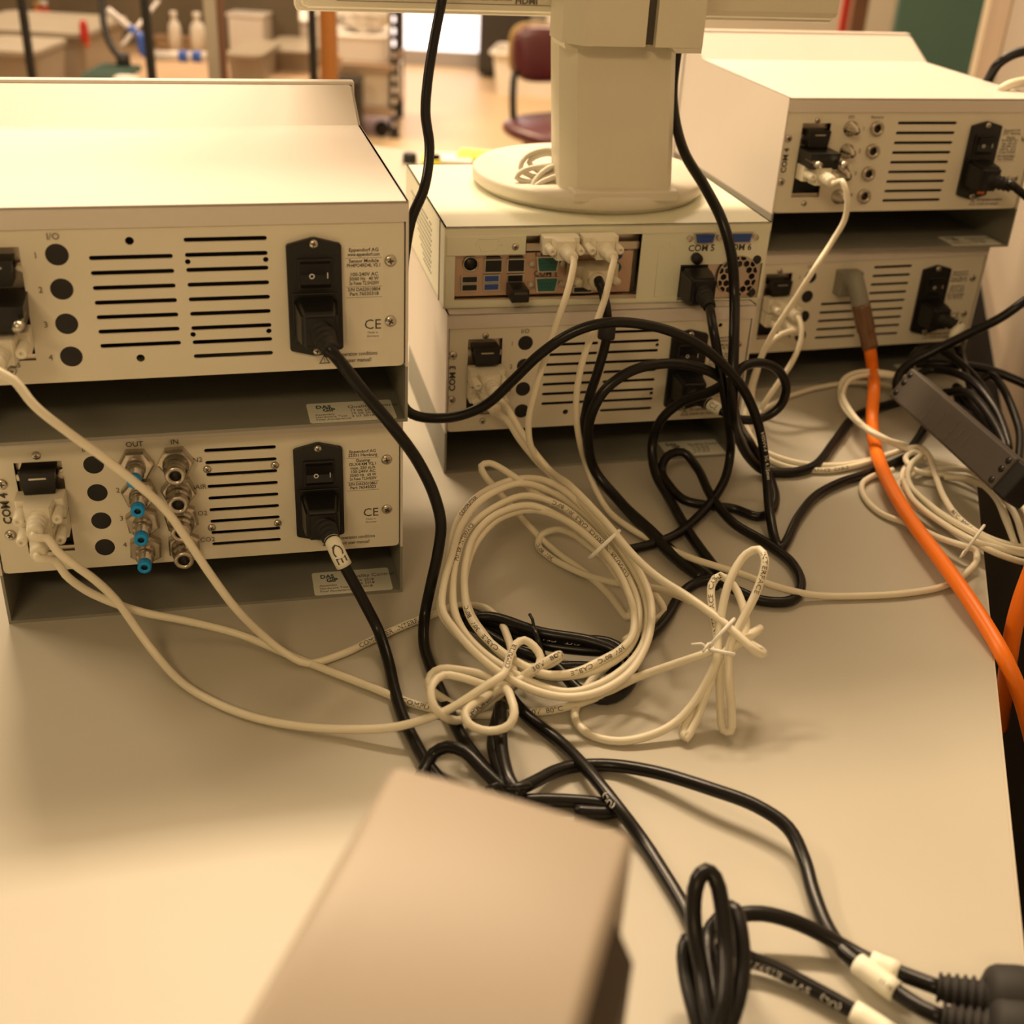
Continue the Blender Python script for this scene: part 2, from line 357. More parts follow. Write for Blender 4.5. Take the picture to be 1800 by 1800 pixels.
    text_on(lb, 'Made in', .0020, .2385, .0603, MT['inksoft'], y=-.0009); text_on(lb, 'Germany', .0020, .2385, .0580, MT['inksoft'], y=-.0009)
    tri = curve_mesh([[(0, 0), (.0068, 0), (.0034, .0058)], [(.0010, .0006), (.0058, .0006), (.0034, .0047)]], .00003, 'lettering', MT['inksoft'])
    k = link('lettering', tri, root); k.matrix_local = Matrix.Translation((.2056, -.0008, .0416)) @ ROTX
    text_on(root, '!', .0042, .2090, .0438, MT['inksoft'], y=-.0008)
    text_on(root, 'For operation conditions', .0037, .2135, .0469, MT['ink'], y=-.0008, align='LEFT', sx=.74)
    text_on(root, 'consult user manual!', .0037, .2135, .0428, MT['ink'], y=-.0008, align='LEFT', sx=.78)
    # quality sticker lying on the tray floor
    mb = MB(); mb.prism([(p, q) for p, q in rect(.199, .2535, -.001, .028, .002)], .0022, .0025, 'z')
    st = mb.obj('quality_sticker', MT['label'], root, 'pale quality control sticker')
    text_flat(st, 'DAS', .0066, .2045, .0215, .0026, mat('teal_ink', (.03, .10, .09), .6), bold=.0002, sx=.8)
    text_flat(st, 'GIP', .0066, .2085, .0165, .0026, MT['ink'], bold=.0002, sx=.8)
    text_flat(st, 'Quality Control', .0058, .2245, .0195, .0026, MT['ink'], sx=.86)
    for i, s in enumerate(('Assembly', 'Hardware Test', 'Final Acceptance')):
        text_flat(st, s, .0034, .2030, .0100 - i * .0036, .0026, MT['inksoft'], sx=.95)
    for i, s in enumerate(('17 06 2018', '15 06 2018', '3 07 2018')):
        text_flat(st, s, .0042, .2255, .0138 - i * .0042, .0026, MT['ink'], sx=.85)
    return root
ZP = (113.3, 93.6, 73.2, 53.4)
S7 = [(81, 126, 110.8 - k * 51.9 / 6) for k in range(7)]; S9 = [(132.5, 178.5, 119.8 - k * 69.8 / 8) for k in range(9)]
HL = [(103.5, 120, 2.4), (102.5, 50.4, 2.4), (133.8, 107.2, 1.6), (133.2, 63.6, 1.6), (177.2, 107.2, 1.6), (176.8, 63.8, 1.6)]
OPN = (17.5, 45.5, 52.0, 118.2)
L1 = module('L1', 'sensor_module', 'white sensor module with four dark round plugs, upper unit of the nearest left stack', 'lab module', S7 + S9, HL, [(64.6, z) for z in ZP], OPN)
L2 = module('L2', 'gassing_module', 'white gas module with blue-tipped OUT and IN fittings, lower unit of the left stack', 'lab module', [(133.4, 178.2, 117.9 - k * 68.9 / 8) for k in range(9)], [], [(66, z - 1) for z in ZP], (19.5, 47.5, 51.5, 116.5), 'COM 4')
M3 = module('M', 'sensor_module', 'white module marked COM 3 underneath the computer in the middle', 'lab module', S7 + S9, HL + [(231, 122.5, 1.8)], [(64.6, z) for z in ZP], OPN, 'COM 3')
R1 = module('R1', 'sensor_module', 'white module marked COM 4 with metal sockets, upper unit of the right stack', 'lab module', [(112.2, 173.2, 118.2 - k * 70.7 / 8) for k in range(9)], [], [], OPN, 'COM 4')
R2 = module('R2', 'sensor_module', 'white module with orange cable plug, lower unit of the right stack', 'lab module', [(82, 127, 85 - k * 35 / 4) for k in range(5)] + [(133.4, 176, 120 - k * 70 / 8) for k in range(9)], [], [(65.6, z) for z in ZP], OPN)
# gas fittings of the left lower module
def fitting_meshes():
    nut = MB().lathe([(.0112, 0), (.0112, .0050), (.0098, .0064), (.0066, .0066)], AX_OUT, 6, False).mesh('hex_nut', MT['brass'])
    body = MB().lathe([(.0062, .005), (.0062, .0095), (.0047, .0098), (.0047, .0125), (.0056, .0128), (.0056, .0160), (.0045, .0163), (.0045, .0215)], AX_OUT, 18).mesh('fitting_body', MT['brass'])
    bi = MB().lathe([(.0082, .005), (.0082, .0085), (.0066, .0090), (.0066, .0120), (.0072, .0123), (.0072, .0150), (.0060, .0153), (.0062, .0175), (.0064, .0215), (.0058, .0225), (.0038, .0225), (.0035, .0205), (.0034, .012)], AX_OUT, 20, close=False).mesh('fitting_body', MT['brass'])
    ring = MB().lathe([(.0036, .0208), (.0043, .0212), (.0043, .0268), (.0038, .0274), (.0021, .0274), (.0020, .0212)], AX_OUT, 18, close=False).mesh('release_ring', MT['blue'])
    bore = MB().lathe([(.0021, .0210), (.0021, .0262)], AX_OUT, 16).mesh('bore', MT['black'])
    bore2 = MB().lathe([(.0036, .011), (.0036, .0205)], AX_OUT, 16).mesh('bore', MT['black'])
    return nut, body, bi, ring, bore, bore2
FN, FB, FBI, FR, FO, FO2 = fitting_meshes()
for i, z in enumerate((112.2, 91.8, 71.2, 51.0)):
    for u, kind in ((91.5, 0), (115.7, 1)):
        f = link('gas_fitting', FB if kind == 0 else FBI, L2, 'nickel gas outlet with blue ring' if kind == 0 else 'nickel gas inlet'); f.location = (u / 1000, -.0006, z / 1000)
        nn = link('hex_nut', FN, f); nn.rotation_euler = (0, .2 * i + kind, 0)
        if kind == 0: link('release_ring', FR, f); link('bore', FO, f)
        else: link('bore', FO2, f)
text_on(L2, 'OUT', .0050, .0918, .1252, MT['ink']); text_on(L2, 'IN', .0050, .1160, .1254, MT['ink'])
for s, z in (('N2', 112), ('AIR', 92.5), ('O2', 73), ('CO2', 53)): text_on(L2, s, .0048, .1258, z / 1000, MT['inksoft'], align='LEFT')
for u, z in ((134.3, 104.9), (176.8, 105), (134, 61.8), (176.6, 61.9)): screw(L2, u, z, True, rot=u)
text_on(L1, 'RS 485', .0042, .0310, .0497, MT['ink'])
# sockets of the upper right module
BNC = MB().lathe([(.0068, 0), (.0068, .002), (.0050, .0024), (.0050, .007), (.0038, .0072), (.0038, .012), (.0014, .0122), (.0012, .015)], AX_OUT, 18).mesh('coaxial_socket', MT['brass'])
JCK = MB().lathe([(.0066, 0), (.0066, .003), (.0058, .0038), (.0036, .0038), (.0035, .0010)], AX_OUT, 20, close=False).mesh('round_socket', MT['brass'])
JB = MB().lathe([(.0036, .0006), (.0036, .0012)], AX_OUT, 18).mesh('bore', MT['black'])
for z in (113.6, 93.5, 73, 52.3):
    a = link('coaxial_socket', BNC, R1); a.location = (.0650, -.0006, z / 1000)
    b = link('round_socket', JCK, R1); b.location = (.0911, -.0006, z / 1000); link('bore', JB, b)
text_on(R1, 'I/O', .0044, .0640, .1235, MT['inksoft']); text_on(R1, 'Sensors', .0040, .0900, .1235, MT['inksoft'])
# black dongles with steel thumbscrews on L1 and R1
for m, dz in ((L1, 0), (R1, .004)):
    mb = MB(); mb.prism([(.0175, .0930 + dz), (.0465, .0930 + dz), (.0455, .0790 + dz), (.0185, .0790 + dz)], -.026, .004, 'y')
    d = mb.obj('serial_adapter', MT['black'], m, 'black serial adapter with steel screws')
    for u in (.0195, .0445):
        s = MB(); s.lathe([(.0016, .014), (.0016, .034), (.0030, .0342), (.0030, .040)], Matrix.Translation((u, 0, .086 + dz)) @ AX_OUT, 12); s.obj('thumbscrew', MT['steel'], d)
# ------------------------------------------------------------------ computer
PW, PH, PD = .2685, .0653, .201
o_, e_, n_ = frame('PC')
PC = thing('computer', 'off-white desktop computer with many rear ports under the monitor stand', 'computer', o_ + Vector((0, 0, .0006)), MODS['PC'][2])
mb = MB(); th = .0014
mb.box(0, th, 0, PD, 0, PH); mb.box(PW - th, PW, 0, PD, 0, PH); mb.box(0, PW, -.001, PD, PH - th, PH); mb.box(0, PW, 0, PD, 0, th); mb.box(0, PW, PD - .002, PD, 0, PH)
mb.box(0, PW, -.001, th * .4, PH - .0075, PH)
mb.obj('case', MT['pcwhite'], PC)
mb = MB(); mb.box(-.0006, 0, .020, .0206, 0, PH); mb.obj('case_seam', MT['inksoft'], PC)
mb = MB()
for i in range(20):
    for j in range(12):
        y = .060 + i * .0062 + (j % 2) * .0031; z = .010 + j * .0044
        if z > .052 - (i * .0022 if i < 3 else 0) or y > .185: continue
        if z < .058 - (.185 - y) * .55: continue
        mb.lathe([(.0011, 0), (.0011, .0002)], Matrix.Translation((-.0001, y, z)) @ Matrix.Rotation(-math.pi / 2, 4, 'Y'), 6, False)
pf = mb.obj('perforation', MT['ink'], PC); pf['kind'] = 'stuff'
sp = [rect(.0012, PW - .0012, .0012, PH - .007), [(.0085, .0070), (.1592, .0040), (.1592, .0574), (.0642, .0574), (.0642, .0425), (.0085, .0425)],
      rect(.1945, .2660, .0016, .0313), circ(.2065, .0364, .0030), rect(.2035, .2195, .0503, .0568, .001), rect(.2350, .2515, .0503, .0568, .001)]
me = curve_mesh(sp, .0005, 'rear_panel', MT['pcwhite']); me.transform(ROTX); link('rear_panel', me, PC)
mb = MB(); mb.box(.006, .161, .012, .0128, .003, .062); mb.obj('inner_plate', MT['zinc'], PC)
mb = MB(); mb.box(.0085, .1545, .0045, .0053, .0085, .0425); io = mb.obj('port_shield', MT['pink'], PC, 'copper-toned port shield')
mb = MB(); mb.box(.066, .1592, .0045, .0055, .0440, .0500); mb.obj('slot_bracket', MT['zinc'], PC)
mb = MB(); mb.box(.0085, .1592, .0004, .0045, .0042, .0072); mb.obj('slot_bracket', MT['zinc'], PC)
def port(name, x0, x1, z0, z1, m, d=.0028, rim=True, y=.0045):
    r = MB()
    if rim: r.box(x0 - .0009, x1 + .0009, y - d, y, z0 - .0009, z1 + .0009)
    else: r.box(x0, x1, y - d, y, z0, z1)
    q = r.obj(name, MT['steel'] if rim else MT[m], PC)
    if rim:
        b = MB(); b.box(x0, x1, y - d - .0002, y - d + .001, z0, z1); b.obj('socket_insert', MT[m], q)
    return q
port('usb_port', .0152, .0267, .0206, .0250, 'black'); port('usb_port', .0152, .0267, .0140, .0184, 'black')
port('usb_port', .0330, .0442, .0208, .0254, 'portblue'); port('usb_port', .0330, .0442, .0140, .0186, 'portblue')
port('usb_port', .0518, .0636, .0204, .0254, 'black')
for x in (.0332, .0514):
    q = port('network_port', x, x + .0128, .0286, .0378, 'black')
    b = MB(); b.box(x + .001, x + .0118, .0015, .0045, .0392, .0404); b.obj('indicator_bar', MT['ink'], q)
r = MB(); r.lathe([(.0062, 0), (.0062, .003), (.0053, .003), (.0053, .0026)], Matrix.Translation((.0213, .0045, .0352)) @ AX_OUT, 22, close=False); q = r.obj('round_keyboard_port', MT['steel'], PC)
r = MB(); r.lathe([(.0054, 0), (.0054, .0024)], Matrix.Translation((.0213, .0045, .0352)) @ AX_OUT, 22); r.obj('socket_insert', MT['black'], q)
def dsub_small(x0, x1, z0, z1, m, y):
    c = (x0 + x1) / 2; r = MB()
    pl = [(x0 - .0014, z1 + .0012), (x1 + .0014, z1 + .0012), (x1 - .0004, z0 - .0012), (x0 + .0004, z0 - .0012)]
    r.prism(pl, y - .004, y, 'y'); q = r.obj('serial_socket', MT['steel'], PC)
    pl2 = [(x0, z1), (x1, z1), (x1 - .0016, z0), (x0 + .0016, z0)]
    r = MB(); r.prism(pl2, y - .0052, y - .0036, 'y'); q2 = r.obj('socket_insert', MT[m], q)
    pins = MB()
    for k in range(9):
        row = 0 if k < 5 else 1
        px = c + (k - 2) * .0025 if row == 0 else c + (k - 6.5) * .0025
        pz = (z0 + z1) / 2 + (.0014 if row == 0 else -.0014)
        pins.box(px - .00035, px + .00035, y - .0054, y - .0052, pz - .00035, pz + .00035)
    pins.obj('pin_field', MT['black'], q)
    for s in (x0 - .0044, x1 + .0044):
        h = MB(); h.lathe([(.0026, 0), (.0026, .0035), (.0014, .0037)], Matrix.Translation((s, y, (z0 + z1) / 2)) @ AX_OUT, 6, False); h.obj('hex_standoff', MT['steel'], q)
dsub_small(.0750, .0915, .0288, .0390, 'portgreen', .0045); dsub_small(.0750, .0915, .0122, .0222, 'portgreen', .0045)
dsub_small(.2035, .2195, .0503, .0568, 'portblue', .0010); dsub_small(.2350, .2515, .0503, .0568, 'portblue', .0010)
text_on(PC, 'COM 2', .0064, .0830, .0412, MT['ink'], y=.0040, bold=.0001); text_on(PC, 'COM 1', .0064, .0830, .0255, MT['ink'], y=.0040, bold=.0001)
text_on(PC, 'COM 5', .0074, .2105, .0448, MT['ink'], y=-.0008, bold=.00012); text_on(PC, 'COM 6', .0074, .2425, .0448, MT['ink'], y=-.0008, bold=.00012)
for z, c in ((.0402, 'portblue'), (.0297, 'portgreen'), (.0186, None)):
    cm = MT[c] if c else mat('pink_jack', (.35, .08, .09), .5)
    r = MB(); r.lathe([(.0040, 0), (.0040, .003), (.0020, .003), (.0019, .001)], Matrix.Translation((.1408, .0045, z)) @ AX_OUT, 18, close=False); q = r.obj('audio_jack', cm, PC)
    r = MB(); r.lathe([(.0020, 0), (.0020, .0014)], Matrix.Translation((.1408, .0045, z)) @ AX_OUT, 14); r.obj('bore', MT['black'], q)
port('display_port', .107, .1215, .0098, .0136, 'black', .0020)
mb = MB(); mb.box(.0512, .0655, -.0160, .0060, .0085, .0190, .001); dg_ = mb.obj('usb_dongle_body', MT['black'], None)
DONG = thing('usb_dongle', 'small black USB dongle plugged into the back of the computer', 'usb dongle', PC.location, MODS['PC'][2]); dg_.parent = DONG
mb = MB(); mb.box(.0530, .0637, -.0166, -.0160, .0155, .0175); mb.obj('end_cap', MT['brick'], DONG)
# blank bracket, punched outlines
mb = MB(); mb.box(.0016, .0640, -.0016, -.0004, .0432, .0580, .0003); bb = mb.obj('blank_bracket', MT['pcwhite'], PC)
def outline(parent, pts, r=.00022, m='inksoft', y=-.0017):
    q = MB(); q.tube([(x, y, z) for x, z in pts + [pts[0]]], r, 5); return q.obj('punched_outline', MT[m], parent)
outline(bb, [(.0262, .0560), (.0425, .0560), (.0425, .0540), (.0450, .0535), (.0450, .0510), (.0420, .0508), (.0405, .0468), (.0285, .0468), (.0268, .0508), (.0240, .0510), (.0240, .0535), (.0262, .0540)], .0003, 'pcwhite')
outline(PC, [(.1745, .0050), (.1740, .0470), (.1790, .0470), (.1795, .0500), (.1830, .0500), (.1830, .0470), (.1880, .0468), (.1885, .0060)], .00015, 'pcwhite', -.0006)
screw(PC, 55.5, 49.5, True, -.0017)
# power supply
mb = MB(); mb.box(.1945, .2660, .0012, .0022, .0016, .0313); mb.obj('power_supply_plate', MT['zinc'], PC)
mb = MB(); mb.box(.1948, .2180, -.0020, .0020, .0040, .0312, .0006); mb.obj('power_socket', MT['black'], PC)
mb = MB(); mb.lathe([(.0044, -.002), (.0044, .006), (.0038, .0066)], Matrix.Translation((.2065, 0, .0372)) @ AX_OUT, 14); mb.obj('retainer_knob', MT['black'], PC)
holes = []
for q in range(-6, 7):
    for r_ in range(-6, 7):
        x = .0062 * (q + r_ / 2); y = .0062 * r_ * .866; d = math.hypot(x, y)
        if .0062 < d < .0172: holes.append([(x + .0029 * math.cos(math.pi / 6 + k * math.pi / 3), y + .0029 * math.sin(math.pi / 6 + k * math.pi / 3)) for k in range(6)])
holes = [[((a, b) if math.hypot(a, b) < .0170 else (a * .0170 / math.hypot(a, b), b * .0170 / math.hypot(a, b))) for a, b in h] for h in holes]
me = curve_mesh([circ(0, 0, .0178, 32)] + holes, .0004, 'fan_grille', MT['steel'])
g = link('fan_grille', me, PC, 'honeycomb fan grille'); g.matrix_local = Matrix.Translation((.2450, -.0012, .0205)) @ ROTX
mb = MB(); mb.lathe([(.0172, 0), (.0172, .0004)], Matrix.Translation((.2450, -.0004, .0205)) @ AX_OUT, 30); mb.obj('fan_shadow_disc', MT['black'], PC)
for u, z in ((260.3, 34.3), (259.6, 6.4)):
    mb = MB(); mb.lathe([(.0037, -.001), (.0037, .0012), (.0030, .0018)], Matrix.Translation((u / 1000, 0, z / 1000)) @ AX_OUT, 16); mb.obj('rubber_screw', MT['plugdark'], PC)
# ------------------------------------------------------------------ monitor on its round stand
MON = thing('monitor', 'light grey flat monitor seen from behind on a column with round foot', 'monitor', inmod('PC', 147, 121, PH * 1000 + 1.2), MODS['PC'][2])
def L(u, y): return (u - 147) / 1000, (y - 121) / 1000
mb = MB(); mb.lathe([(.0955, 0), (.0975, .003), (.0985, .0035), (.1005, .005), (.1005, .0125), (.0985, .0145), (.0, .0165)], None, 72)
mb.obj('round_foot', MT['monw'], MON)
x0, y0 = L(108, 24); x1, y1 = L(196, 80)
mb = MB(); mb.box(x0, x1, y0, y1, .010, .0185, .0015); mb.obj('column_plinth', MT['monw'], MON)
mb = MB(); ys = .10; xs = -.045
def col_pt(u, y, z): a, b = L(u, y); return (a + xs * z, b + ys * z, z)
pl = [(104, 52), (114, 34), (190, 34), (197, 44), (197, 78), (104, 78)]
vs = [col_pt(u, y, z) for z in (.014, .24) for u, y in pl]; n = len(pl)
mb.add(vs, [list(range(n)), list(range(2 * n - 1, n - 1, -1))] + [(i, i + n, (i + 1) % n + n, (i + 1) % n) for i in range(n)])
mb.obj('column', MT['mon'], MON)
# hinge housing in front of the column, split by a groove
hz = .1265; top = .30
def hub(u0, u1, lo, cham_l=False):
    q = MB(); pts = [(u0, 30), (u1, 30), (u1, 84), (u0, 84)]
    if cham_l: pts = [(u0, 46), (u0 + 13, 30), (u1, 30), (u1, 84), (u0, 84)]
    q.prism([L(u, y) for u, y in pts], lo, top, 'z'); return q
q = hub(95.5, 157, hz, True); h1 = q.obj('hinge_housing', MT['mon'], MON)
q = hub(165, 203, hz); q.obj('hinge_housing', MT['mon'], MON)
q = MB(); a, b = L(157, 36); c, d = L(165, 84); q.box(a, c, b, d, hz + .001, top); q.obj('housing_groove', MT['brick'], MON)
for u0, u1 in ((96, 122), (178, 203)):
    q = MB(); a, b = L(u0, 30.5); c, d = L(u1, 80)
    q.prism([(a, hz + .001), (c, hz + .001), (c - (.004 if u0 < 100 else 0), hz - .004), (a + (.004 if u0 > 100 else .002), hz - .004)], b + (.012 if u0 < 100 else 0), d, 'y'); q.obj('hinge_skirt', MT['mon'], MON)
mb = MB(); a, b = L(-97, 86); c, d = L(343, 112); mb.box(a, c, b, d, .1415, .46, .006); scr = mb.obj('rear_shell', MT['mon'], MON)
mb = MB(); a2, b2 = L(-100, 104); c2, d2 = L(346, 122); mb.box(a2, c2, b2, d2, .1375, .468, .003); mb.obj('bezel', MT['monw'], MON)
mb = MB(); a, b = L(-90, 122); c, d = L(336, 123); mb.box(a, c, b, d, .152, .455); mb.obj('screen', mat('screen_glass', (.02, .02, .022), .15), MON)
a, b = L(15, 85.4); text_on(MON, 'HDMI', .0060, L(76, 0)[0], .1505, MT['inksoft'], y=b, bold=.0002, sx=1.2)
for u, s in ((-2, 'IN CASE OF SERVICE REFER TO QUALIFIED PERSONNEL'), (46, 'EN 60950-1  CLASS I  MADE IN CHINA')):
    text_on(MON, s, .0022, L(u, 0)[0], .1512, MT['inksoft'], y=b)
mb = MB(); a, _ = L(-70, 0); c, _ = L(95, 0); mb.tube([(a, b, .200), (a, b, .1478), (c, b, .1478)], .00025, 5); mb.obj('label_outline', MT['inksoft'], MON)
# ------------------------------------------------------------------ cables
def cp(p):
    if isinstance(p, Vector): return p
    if len(p) == 3: return onz(p[0], p[1], p[2] / 1000)
    return onmod(p[2], p[0], p[1], p[3] / 1000)
CABLES = {}
def cable(name, label, cat, base, pts, r, m, group, rz=0, step=.004, seg=10):
    root = thing(name, label, cat, base, rz, group); inv = (Matrix.Translation(base) @ Matrix.Rotation(rz, 4, 'Z')).inverted()
    path = spline([cp(p) for p in pts], step)
    mb = MB(); mb.tube([inv @ p for p in path], r, seg); mb.obj('cord', MT[m], root)
    CABLES[label] = (root, path, r, inv); return root, path, inv
def add_cord(root, inv, pts, r, m, step=.004, seg=10):
    path = spline([cp(p) for p in pts], step); mb = MB(); mb.tube([inv @ p for p in path], r, seg); mb.obj('cord', MT[m], root); return path
def px_of(P):
    q = P - CAM; f = q.dot(_fwd); return 900 + FPX * q.dot(_right) / f, 900 - FPX * q.dot(_up) / f
def cable_text(root, path, r, inv, at, txt, size, m=None, flip=False, off=0, sx=1.25):
    best = min(range(len(path)), key=lambda i: (px_of(path[i])[0] - at[0]) ** 2 + (px_of(path[i])[1] - at[1]) ** 2)
    S = [0]
    for a, b in zip(path, path[1:]): S.append(S[-1] + (b - a).length)
    me0 = text_mesh(txt, size, m or MT['ink'], 'CENTER', 0, sx); me = me0.copy(); s0 = S[best]; sg = -1 if flip else 1
    for v in me.vertices:
        s = min(max(s0 + sg * v.co.x, 0), S[-1] - 1e-6); i = 0
        lo, hi = 0, len(S) - 1
        while hi - lo > 1:
            mid = (lo + hi) // 2
            if S[mid] <= s: lo = mid
            else: hi = mid
        f = (s - S[lo]) / max(S[hi] - S[lo], 1e-9); p = path[lo].lerp(path[hi], f); t = (path[min(hi + 1, len(path) - 1)] - path[max(lo - 1, 0)]).normalized()
        n = CAM - p; n = (n - t * n.dot(t)).normalized(); b = n.cross(t) * sg; ph = (v.co.y + off) / r
        v.co = inv @ (p + (n * math.cos(ph) + b * math.sin(ph)) * (r + .00012 + v.co.z))
    me.update(); link('lettering', me, root)
# --- ivory nine-pin plugs
def serial_hood(root, inv, m, u, z, lab=None):
    o, e, n = frame(m)
    base = Matrix(((e.x, n.x, 0, 0), (e.y, n.y, 0, 0), (0, 0, 1, 0), (0, 0, 0, 1))); base.translation = inmod(m, u, 0, z)
    X = inv @ base; mb = MB()
    pl = [(-.0143, -.003), (-.0143, -.015), (-.0135, -.016), (-.0090, -.0165), (-.0078, -.0270), (.0078, -.0270), (.0090, -.0165), (.0135, -.016), (.0143, -.015), (.0143, -.003)]
    mb.prism(pl, -.0066, .0066, 'z', X); mb.prism([(-.0085, -.017), (-.007, -.0285), (.007, -.0285), (.0085, -.017)], -.0074, .0074, 'z', X)
    h = mb.obj('plug_hood', MT['hood'], root, lab)
    b = MB(); b.lathe([(.0062, .026), (.0060, .030), (.0052, .0304), (.0052, .0318), (.0058, .0322), (.0057, .0345), (.0050, .0349), (.0050, .0363), (.0056, .0367), (.0054, .039), (.0048, .0394), (.0048, .0405), (.0053, .0409), (.0048, .046), (.0032, .0466)], X @ AX_OUT, 16)
    b.obj('strain_relief', MT['hood'], h)
    s_ = MB(); s_.box(0, 0, 0, 0, 0, 0)
    for sx in (-1, 1):
        t = MB(); t.lathe([(.0017, .012), (.0017, .0165), (.0031, .0168), (.0034, .0175), (.0033, .030), (.0028, .0312), (.0010, .0312), (.0010, .0298)], X @ Matrix.Translation((sx * .0112, 0, 0)) @ AX_OUT, 14)
        t.obj('thumbscrew', MT['hood'], h)
    sh = MB(); sh.prism([(-.009, -.003), (.009, -.003), (.009, .002), (-.009, .002)], -.0045, .0045, 'z', X); sh.obj('metal_shell', MT['steel'], h)
    return h
def hood_start(m, u, z): return [inmod(m, u, -43, z), inmod(m, u, -50, z - .5)]
RB = .0026
GS = 'ivory serial cables'
def serial(label, m, hoods, pts, texts=()):
    u, z = hoods[0]; o = inmod(m, u, 0, z); rz = MODS[m][2]
    root, path, inv = cable('serial_cable', label, 'cable', o, hood_start(m, u, z) + pts, RB, 'beige', GS, rz)
    serial_hood(root, inv, m, u, z)
    for t in texts: cable_text(root, path, RB, inv, *t[:1], *t[1:])
    return root, path, inv
CT = .0042
serial('ivory serial cable draping from the upper left sensor module down to the table', 'L1', [(31.5, 68)],
  [(24, 668, 203), (60, 712, 190), (120, 760, 172), (180, 803, 155), (240, 850, 137), (290, 895, 117), (330, 950, 95), (370, 1010, 72), (415, 1070, 46), (460, 1115, 22), (500, 1147, 8), (540, 1166, 3.4), (600, 1150, 3.2), (650, 1127, 3.2), (710, 1100, 4), (765, 1079, 5), (800, 1066, 6), (845, 1066, 8), (876, 1088, 14), (893, 1122, 18), (900, 1150, 20), (902, 1180, 22), (885, 1205, 20), (870, 1222, 10)],
  [((690, 1110), 'COMPUTER  INTERFACE', CT)])
# hank of the upper cable of the gassing module
def rg(x, y, z): return (700 + x / 6, 1040 + y / 6, z)
serial('ivory serial cable sagging lowest from the blue-tipped gas module into a small hank', 'L2', [(33.5, 91.5)],
  [(83, 946, 89), (100, 968, 83), (130, 992, 74), (170, 1022, 60), (205, 1056, 44), (240, 1105, 24), (275, 1152, 10), (320, 1200, 3.4), (380, 1236, 3.2), (450, 1262, 3.2), (530, 1277, 4), (610, 1282, 6), (700, 1277, 12), (783, 1250, 22), (833, 1220, 30), (860, 1202, 34),
   rg(1100, 880, 36), rg(1180, 680, 34), rg(1240, 555, 34), rg(1330, 512, 34), rg(1430, 575, 32), rg(1505, 700, 28), rg(1440, 830, 24), rg(1200, 960, 22), rg(950, 990, 26), rg(700, 915, 30), rg(480, 880, 32), rg(365, 970, 32), rg(340, 1080, 30), rg(375, 1210, 26), rg(470, 1310, 20), rg(620, 1360, 12), rg(760, 1300, 8), rg(900, 1180, 12), rg(1050, 1050, 24), rg(1140, 1030, 30),
   rg(1190, 1130, 32), rg(1225, 1280, 30), rg(1180, 1400, 26), rg(1040, 1465, 22), rg(880, 1460, 22), rg(740, 1390, 24), rg(705, 1280, 26), rg(790, 1190, 26), rg(960, 1080, 22), rg(1030, 960, 20), rg(900, 880, 22), rg(680, 830, 24), rg(450, 815, 24), rg(345, 880, 20), rg(320, 1000, 16), rg(400, 1080, 10), rg(540, 1170, 6), rg(700, 1240, 5), rg(880, 1230, 8), rg(1100, 1060, 12), rg(1300, 900, 22), rg(1460, 800, 30), rg(1640, 690, 36), rg(1700, 665, 34), rg(1690, 710, 28), rg(1540, 790, 20), rg(1350, 800, 14)],
  [((883, 1155), 'COMPUTER', CT), ((970, 1160), '30V  80°C', CT), ((838, 1252), 'COMPUTER', CT)])
serial('ivory serial cable running lower from the gas module towards the bow-shaped hank', 'L2', [(33.5, 77)],
  [(96, 985, 72), (115, 1010, 62), (150, 1037, 48), (190, 1056, 38), (250, 1076, 28), (330, 1092, 18), (420, 1115, 8), (500, 1148, 3.2), (580, 1180, 3.2), (660, 1211, 3.2), (720, 1235, 3.2), (780, 1250, 3.2), (840, 1257, 3.2), (900, 1254, 3.2), (980, 1247, 3.6), (1050, 1225, 8), (1117, 1192, 18), (1190, 1166, 32), (1240, 1149, 42), (1262, 1140, 44)],
  [((742, 1241), 'COMPUTER', CT), ((888, 1254), 'CABLE', CT), ((955, 1250), '30V  80°C', CT)])
# big coil
def cc(x, y): return 700 + x / 3.6, 780 + y / 3.6
CO = [(950, 215), (1200, 400), (1450, 680), (1590, 950), (1610, 1150), (1560, 1330), (1450, 1480), (1250, 1600), (1050, 1640), (850, 1590), (650, 1480), (450, 1330), (300, 1180), (220, 1050), (240, 900), (290, 700), (350, 470), (500, 290), (740, 175)]
CI = [(1050, 480), (1250, 640), (1380, 800), (1460, 960), (1490, 1090), (1470, 1210), (1400, 1290), (1270, 1370), (1120, 1430), (950, 1440), (800, 1390), (680, 1320), (570, 1210), (490, 1080), (445, 920), (450, 760), (520, 600), (660, 480), (850, 430)]
fs = [0.0, .34, .14, .64, 1.0, .80]; coil = []; N = len(CO)
for k in range(5):
    for i in range(N):
        f = fs[k] + (fs[k + 1] - fs[k]) * i / N; f = min(1, max(0, f + .035 * math.sin(i * 1.7 + k * 2.1)))
        x = CO[i][0] + (CI[i][0] - CO[i][0]) * f; y = CO[i][1] + (CI[i][1] - CO[i][1]) * f; X, Y = cc(x, y)
        coil.append((X, Y, 10 + (1245 - Y) / 400 * 30 + [12, 2, 8, 5, 9][k]))
coil = coil[1:] + [cc(1050, 480) + (40,), cc(1300, 690) + (36,), cc(1440, 900) + (30,), cc(1500, 1090) + (24,), cc(1470, 1240) + (18,), cc(1340, 1390) + (12,), cc(1220, 1500) + (8,)]
